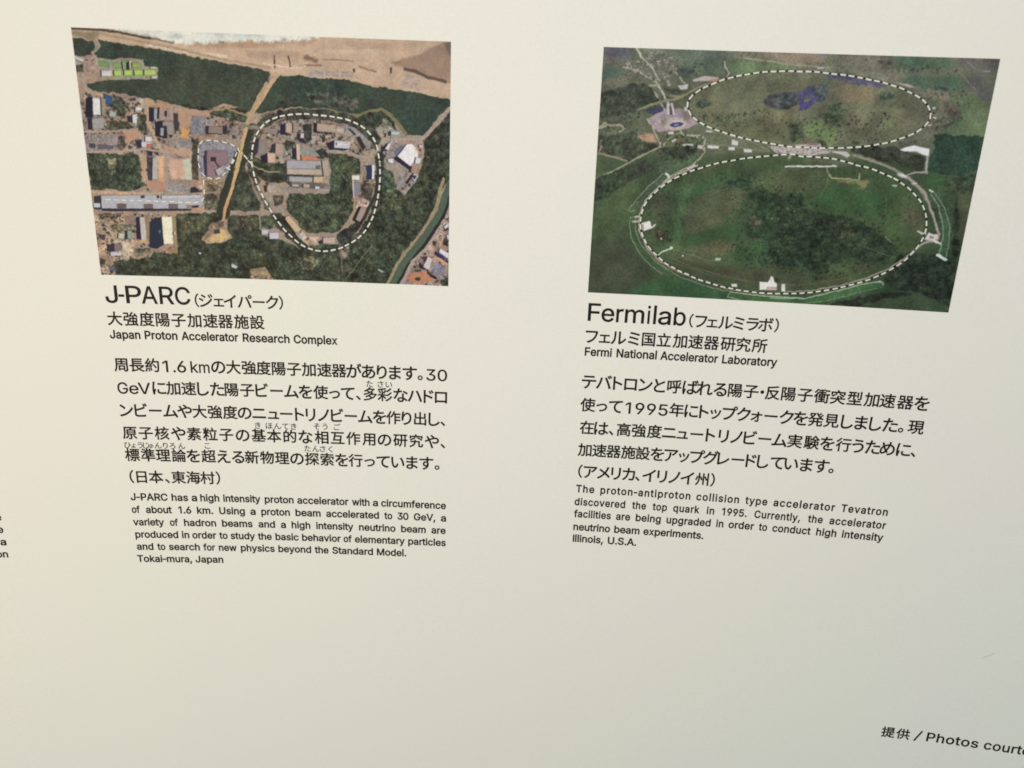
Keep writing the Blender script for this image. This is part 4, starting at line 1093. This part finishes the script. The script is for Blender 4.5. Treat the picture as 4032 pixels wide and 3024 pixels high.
 't': (447, '401,746,401,643,13,643,13,746 128,926,248,926,253,150,279,111,397,105,419,3,331,-8,245,4,181,42,141,102,128,183'),
 'u': (806, '288,-2,226,21,175,60,136,115,111,186,103,273,103,746,223,746,226,242,249,174,294,126,356,102,444,104,510,135,557,190,580,269,582,746,702,746,702,0,586,0,586,181,604,181,562,92,505,33,437,1,399,-7'),
 'v': (765, '319,0,34,746,166,746,404,41,362,41,440,305,599,746,730,746,445,0'),
 'w': (1115, '270,0,44,746,171,746,344,81,324,81,405,420,495,746,622,746,791,81,769,81,852,420,944,746,1070,746,844,0,724,0,544,664,571,664,487,338,391,0'),
 'x': (744, '41,0,337,429,336,336,56,746,197,746,407,405,345,405,458,601,554,746,691,746,410,332,410,421,703,0,564,0,340,357,402,357,291,168,180,0'),
 'y': (765, '93,-272,121,-168,218,-171,267,-131,319,-3,34,746,166,746,404,41,361,41,440,305,600,746,730,746,376,-167,313,-243,230,-281'),
}
# Japanese lines: style, foot of the line (mm), characters, centre of each character (mm)
JP={
 'L_sub':[
  ('k',-242.5,'大強度陽子加速器施設',[7.1,20.9,34.8,48.6,62.3,76.0,90.1,103.3,117.3,131.2]),
 ],
 'R_sub':[
  ('k',-242.8,'フェルミ国立加速器研究所',[427.3,438.6,450.7,464.1,476.9,490.3,504.2,517.9,531.4,545.6,558.7,572.5]),
 ],
 'L_kana':[
  ('k',-223.4,'（ジェイパーク）',[79.8,87.6,98.7,108.5,121.3,133.5,145.2,153.0]),
 ],
 'R_kana':[
  ('k',-223.2,'（フェルミラボ）',[512.1,520.4,530.0,541.4,552.5,564.2,575.3,584.5]),
 ],
 'L_body':[
  ('k',-285.0,'周長約1.6kmの大強度陽子加速器があります。30',[7.7,21.8,35.1,46.7,54.6,61.1,72.5,81.2,93.7,107.2,121.2,134.3,147.9,161.6,174.8,188.9,202.1,215.6,228.7,240.7,252.7,266.0,275.4,285.1,295.5]),
  ('k',-306.4,'GeVに加速した陽子ビームを使って、多彩なハドロ',[6.9,16.7,26.0,39.3,51.8,65.7,78.5,91.3,104.2,118.1,131.4,144.7,158.1,171.0,184.8,197.3,209.4,219.0,229.9,243.3,257.6,270.5,283.1,294.4]),
  ('k',-328.5,'ンビームや大強度のニュートリノビームを作り出し、',[7.8,20.9,33.7,47.3,60.1,73.6,87.5,101.3,114.4,127.6,140.6,152.4,164.6,174.7,186.5,199.1,211.6,224.9,238.0,250.8,262.9,275.4,288.3,296.3]),
  ('k',-350.6,'原子核や素粒子の基本的な相互作用の研究や、',[8.5,22.9,37.6,52.4,66.6,81.4,96.2,111.1,125.9,140.1,154.7,169.1,184.0,198.8,213.3,227.8,242.3,257.0,271.7,286.3,296.5]),
  ('k',-372.7,'標準理論を超える新物理の探索を行っています。',[8.5,22.7,36.5,51.1,64.3,78.3,92.0,105.4,118.2,132.3,146.3,160.2,174.3,188.3,202.0,214.9,228.0,240.7,254.5,267.8,281.2,291.3]),
  ('k',-394.9,'（日本、東海村）',[5.6,14.6,27.9,38.1,48.6,62.2,75.5,85.2]),
 ],
 'R_body':[
  ('k',-285.0,'テバトロンと呼ばれる陽子・反陽子衝突型加速器を',[427.5,440.9,453.2,464.6,477.8,490.3,503.3,517.4,530.1,543.6,556.8,570.5,580.1,589.1,602.9,617.1,631.2,645.0,659.2,673.3,686.7,701.4,715.1]),
  ('k',-307.0,'使って1995年にトップクォークを発見しました。現',[427.9,440.4,452.9,464.1,474.6,484.9,495.5,507.4,520.5,531.8,542.0,554.5,566.6,577.9,590.5,603.9,616.2,629.3,642.7,656.2,668.1,680.2,692.6,701.8,714.2]),
  ('k',-329.0,'在は、高強度ニュートリノビーム実験を行うために、',[428.3,441.5,450.6,461.9,475.6,489.7,502.9,514.9,527.6,539.9,551.4,562.8,575.0,587.9,600.9,614.3,628.9,642.4,656.3,668.8,681.5,694.0,707.6,716.1]),
  ('k',-351.0,'加速器施設をアップグレードしています。',[427.8,441.3,454.3,467.8,481.2,494.1,506.6,518.3,530.3,542.5,553.8,566.8,578.5,589.1,601.8,614.2,627.5,640.8,649.4]),
  ('k',-372.8,'（アメリカ、イリノイ州）',[425.1,434.4,446.6,458.0,469.7,477.9,488.5,500.4,511.6,523.4,536.7,546.5]),
 ],
 'L_ruby':[
  ('r',-293.1,'たさい',[229.5,239.4,247.0]),
  ('r',-337.2,'きほんてき',[125.7,136.1,143.8,151.0,158.6]),
  ('r',-336.3,'そうご',[179.9,187.5,198.6]),
  ('r',-359.4,'ひょうじゅんりろん',[5.2,10.6,16.5,21.7,26.3,32.9,39.6,45.9,54.3]),
  ('r',-358.6,'こ',[77.9]),
  ('r',-358.7,'たんさく',[170.5,178.2,184.6,191.8]),
 ],
 'credit':[
  ('c',-627.8,'提供',[745.3,759.1]),
 ],
}
EN={
 'L_head':[
  (-222.0,15.20,0.00,[('J',1.3,12.0),('-',12.6,17.6),('P',18.9,32.3),('A',32.1,46.0),('R',47.7,60.3),('C',61.2,74.4)]),
 ],
 'R_head':[
  (-222.5,15.40,0.00,[('F',422.6,433.4),('e',434.4,445.6),('r',447.2,453.4),('m',454.7,471.5),('i',474.0,476.6),('l',479.3,481.8),('a',483.5,494.5),('b',496.8,507.2)]),
 ],
 'L_en':[
  (-254.3,7.30,0.00,[('Japan',1.2,27.7),('Proton',31.4,60.0),('Accelerator',63.5,113.6),('Research',117.4,159.0),('Complex',162.6,201.7)]),
 ],
 'R_en':[
  (-254.3,7.30,0.00,[('Fermi',422.0,445.9),('National',450.0,485.4),('Accelerator',488.4,538.6),('Laboratory',542.1,589.4)]),
 ],
 'L_para':[
  (-412.9,7.05,0.00,[('J-PARC',2.2,36.7),('has',40.2,55.7),('a',58.8,64.1),('high',67.0,84.9),('intensity',88.5,123.7),('proton',127.6,155.0),('accelerator',158.4,207.1),('with',210.4,227.2),('a',230.2,235.3),('circumference',238.2,300.1)]),
  (-426.1,7.05,0.00,[('of',1.9,9.5),('about',15.0,39.3),('1.6',45.4,57.5),('km.',62.8,78.1),('Using',83.8,108.1),('a',113.1,118.3),('proton',123.6,150.8),('beam',156.1,180.2),('accelerated',185.4,236.0),('to',241.0,248.7),('30',253.6,264.3),('GeV,',269.3,290.1),('a',295.2,300.3)]),
  (-439.4,7.05,0.00,[('variety',1.7,30.9),('of',36.2,43.9),('hadron',49.5,79.9),('beams',85.4,114.6),('and',120.1,136.0),('a',141.4,146.4),('high',151.8,169.8),('intensity',175.3,211.2),('neutrino',216.5,251.7),('beam',257.0,280.9),('are',286.2,300.1)]),
  (-452.6,7.05,0.00,[('produced',2.4,42.9),('in',46.3,53.4),('order',56.2,79.1),('to',81.9,89.8),('study',92.6,116.2),('the',118.8,132.1),('basic',135.6,158.1),('behavior',161.2,198.7),('of',201.3,209.3),('elementary',212.2,260.7),('particles',263.8,300.3)]),
  (-465.7,7.05,0.00,[('and',2.4,18.2),('to',21.9,29.5),('search',32.8,62.3),('for',65.6,77.0),('new',80.5,97.7),('physics',101.5,134.3),('beyond',137.7,169.5),('the',172.9,186.4),('Standard',190.0,229.6),('Model.',233.3,261.9)]),
  (-479.0,7.05,0.00,[('Tokai-mura,',1.6,53.8),('Japan',57.0,83.8)]),
 ],
 'R_para':[
  (-387.8,7.20,0.12,[('The',422.1,439.3),('proton-antiproton',444.9,528.2),('collision',533.6,572.6),('type',578.2,598.2),('accelerator',603.6,658.5),('Tevatron',663.9,704.8)]),
  (-401.2,7.20,0.07,[('discovered',421.6,469.0),('the',475.4,488.5),('top',494.5,507.9),('quark',513.6,538.0),('in',544.5,551.5),('1995.',558.4,581.3),('Currently,',588.1,629.5),('the',636.4,649.7),('accelerator',655.6,705.4)]),
  (-413.8,7.20,0.03,[('facilities',421.7,456.6),('are',461.3,474.7),('being',479.8,503.3),('upgraded',508.5,549.5),('in',554.6,561.3),('order',566.0,589.3),('to',593.6,601.3),('conduct',606.0,640.6),('high',645.6,663.7),('intensity',668.5,705.1)]),
  (-427.6,7.20,0.00,[('neutrino',422.0,456.7),('beam',460.6,484.6),('experiments.',488.1,544.4)]),
  (-440.0,7.20,0.00,[('Illinois,',422.1,451.0),('U.S.A.',455.4,482.6)]),
 ],
 'credit_en':[
  (-626.2,10.00,0.03,[('/',769.3,777.1),('Photos',781.2,829.0),('courtesy',834.1,891.7)]),
 ],
 'left_en':[
  (-434.5,7.05,0.00,[('e',-123.2,-118.5)]),
  (-447.6,7.05,0.00,[('e',-123.6,-118.6)]),
  (-460.8,7.05,0.00,[('a',-123.5,-117.9)]),
  (-474.0,7.05,0.00,[('on',-129.0,-118.2)]),
 ],
}

_cache = {}
def _thicken(loops, d):
    """push every outline out by d (counters shrink), so strokes gain weight"""
    def area(q): return .5*np.sum(q[:, 0]*np.roll(q[:, 1], -1)-np.roll(q[:, 0], -1)*q[:, 1])
    ar = [area(q) for q in loops]
    side = 1 if max(ar, key=abs) > 0 else -1
    out = []
    for q in loops:
        e = np.roll(q, -1, 0)-q; e /= np.linalg.norm(e, axis=1)[:, None]+1e-12
        nn = np.c_[e[:, 1], -e[:, 0]]*side
        v = nn+np.roll(nn, 1, 0); v = v/np.maximum((v*v).sum(1)/2, .55)[:, None]
        out.append(q+d*v)
    return out

def _fill(loops):
    """triangles of the area the outlines wind round, overlaps merged"""
    pts_, edg = [], []
    for q in loops:
        m = len(pts_); pts_ += [Vector(p) for p in q.tolist()]
        edg += [(m+i, m+(i+1) % len(q)) for i in range(len(q))]
    V, _, F, *_ = delaunay_2d_cdt(pts_, edg, [], 0, 1e-6)
    V = A_([tuple(v) for v in V]); F = A_([list(f) for f in F]).astype(int)
    C = V[F].mean(1); wind = np.zeros(len(C))
    for q in loops:
        r = np.roll(q, -1, 0)
        for (x0, y0), (x1, y1) in zip(q, r):
            if y0 == y1: continue
            up = (y0 <= C[:, 1]) & (y1 > C[:, 1]); dn = (y1 <= C[:, 1]) & (y0 > C[:, 1])
            left = (x1-x0)*(C[:, 1]-y0)-(C[:, 0]-x0)*(y1-y0)
            wind += (up & (left > 0)).astype(int)-(dn & (left < 0)).astype(int)
    F = F[wind != 0]
    used = np.unique(F); idx = np.full(len(V), -1); idx[used] = np.arange(len(used))
    return V[used], [tuple(int(k) for k in idx[f]) for f in F]

def latin(ch, bold):
    key = ('l', ch, bold)
    if key not in _cache:
        _cache[key] = _fill(_thicken([A_(l.split(',')).reshape(-1, 2)/1000 for l in LATIN[ch][1].split()], bold))
    return _cache[key]

def kanji(ch, bold):
    key = ('k', ch, bold)
    if key not in _cache:
        c = bpy.data.curves.new('glyph', 'FONT'); c.body = ch; c.resolution_u = 3; c.fill_mode = 'NONE'
        o = bpy.data.objects.new('glyph', c); col.objects.link(o)
        bpy.context.view_layer.update()
        m = o.to_mesh()
        near = {}
        for e in m.edges:
            i, j = e.vertices; near.setdefault(i, []).append(j); near.setdefault(j, []).append(i)
        seen = set(); loops = []
        for i in near:
            if i in seen: continue
            run = [i]; seen.add(i)
            while True:
                k = [j for j in near[run[-1]] if j not in seen]
                if not k: break
                run.append(k[0]); seen.add(k[0])
            q = A_([m.vertices[j].co[:2] for j in run])
            keep = np.linalg.norm(q-np.roll(q, 1, 0), axis=1) > .004
            if keep.sum() > 2: loops.append(q[keep])
        o.to_mesh_clear(); bpy.data.objects.remove(o); bpy.data.curves.remove(c)
        _cache[key] = _fill(_thicken(loops, bold))
    return _cache[key]

class Ink:
    def __init__(self): self.V = []; self.F = []; self.n = 0
    def add(self, V, F, sx, sy, x, y):
        self.V.append(np.c_[V[:, 0]*sx+x, V[:, 1]*sy+y])
        self.F += [tuple(i+self.n for i in f) for f in F]; self.n += len(V)
    def build(self, name, parent, label=None):
        P = np.vstack(self.V)
        o = mesh_obj(name, wall_pt(P[:, 0], P[:, 1], .15), self.F, INK, parent)
        if label: o['label'] = label
        return o

STYLE = {  # em size mm, foot of kanji below the baseline (em), weight
    'k': (13.7, .086, .020), 'r': (6.7, .05, .010), 'c': (13.0, .086, .022)}
SMALL = set('ェュッォャョっゃゅょァィ')
def jp_line(ink, st, foot, chars, xs, em=None, weight=None):
    e, dn, wt = STYLE[st]
    e = em or e; wt = weight if weight is not None else wt
    base = foot+dn*e
    for ch, x in zip(chars, xs):
        if ord(ch) < 128:
            V, F = latin(ch, .018); cap = 10.6
            sx = cap*{'.': 1.0, 'm': .86, 'k': .98, 'G': .98, '6': 1.12, '3': 1.12, '0': 1.12}.get(ch, 1.14)
            cx = (V[:, 0].min()+V[:, 0].max())/2
            ink.add(V, F, sx, cap, x-cx*sx, foot+.25)
        else:
            V, F = kanji(ch, wt)
            kana = 0x3040 <= ord(ch) <= 0x30ff and ch not in SMALL and ch not in 'ー・'
            k = 1.09 if kana else 1.0
            cx = (V[:, 0].min()+V[:, 0].max())/2
            ink.add(V, F, e*k, e*k, x-cx*e*k, base+.38*e*(1-k))

def en_line(ink, base, cap, trk, words, bold=.0, jp=False):
    for w, x0, x1 in words:
        pen = 0; G = []
        for ch in w:
            V, F = latin(ch, bold); G.append((V, F, pen)); pen += LATIN[ch][0]/1000+trk
        lo = min((V[:, 0]+p).min() for V, F, p in G); hi = max((V[:, 0]+p).max() for V, F, p in G)
        sx = (x1-x0)/(hi-lo)
        for V, F, p in G:
            ink.add(V, F, sx, cap, x0+(p-lo)*sx, base)

def jp_part(key, name, parent, em=None, weight=None, dn=None, label=None):
    ink = Ink()
    for st, foot, chars, xs in JP[key]:
        jp_line(ink, st, foot if dn is None else foot+dn, chars, xs, em, weight)
    return ink.build(name, parent, label)

def en_part(key, name, parent, bold=.0, label=None):
    ink = Ink()
    for base, cap, trk, words in EN[key]: en_line(ink, base, cap, trk, words, bold)
    return ink.build(name, parent, label)

GT = 'printed caption columns on the wall'
ca = thing('caption_text', 'black Japanese and English caption column under the photograph of the sandy coast', 'caption', S_A+PW/2, -481, GT)
en_part('L_head', 'heading', ca, .018)
jp_part('L_kana', 'heading_reading', ca, 12.6, .018, dn=-.4)
jp_part('L_sub', 'japanese_name', ca, 13.4, .019)
en_part('L_en', 'english_name', ca, .045)
body = jp_part('L_body', 'japanese_paragraph', ca)
for row in JP['L_ruby']:                       # small kana over the harder words
    ink = Ink()
    jp_line(ink, *row)
    ink.build('reading_aid', ca).parent = body
en_part('L_para', 'english_paragraph', ca, .045)
cb = thing('caption_text', 'black Japanese and English caption column under the photograph with two dashed rings', 'caption', S_B+PW/2, -442, GT)
en_part('R_head', 'heading', cb, .018)
jp_part('R_kana', 'heading_reading', cb, 12.6, .018, dn=-.4)
jp_part('R_sub', 'japanese_name', cb, 13.4, .019)
en_part('R_en', 'english_name', cb, .045)
jp_part('R_body', 'japanese_paragraph', cb)
en_part('R_para', 'english_paragraph', cb, .045)
cc = thing('credit_line', 'photo credit line in the lower right corner, reading Photos courtesy', 'credit line', 790, -628)
jp_part('credit', 'japanese_credit', cc)
en_part('credit_en', 'english_credit', cc, .032)
ce = thing('caption_text', 'cut-off ends of small English text lines at the left edge', 'caption', -125, -476, GT)
en_part('left_en', 'english_paragraph', ce, .045)
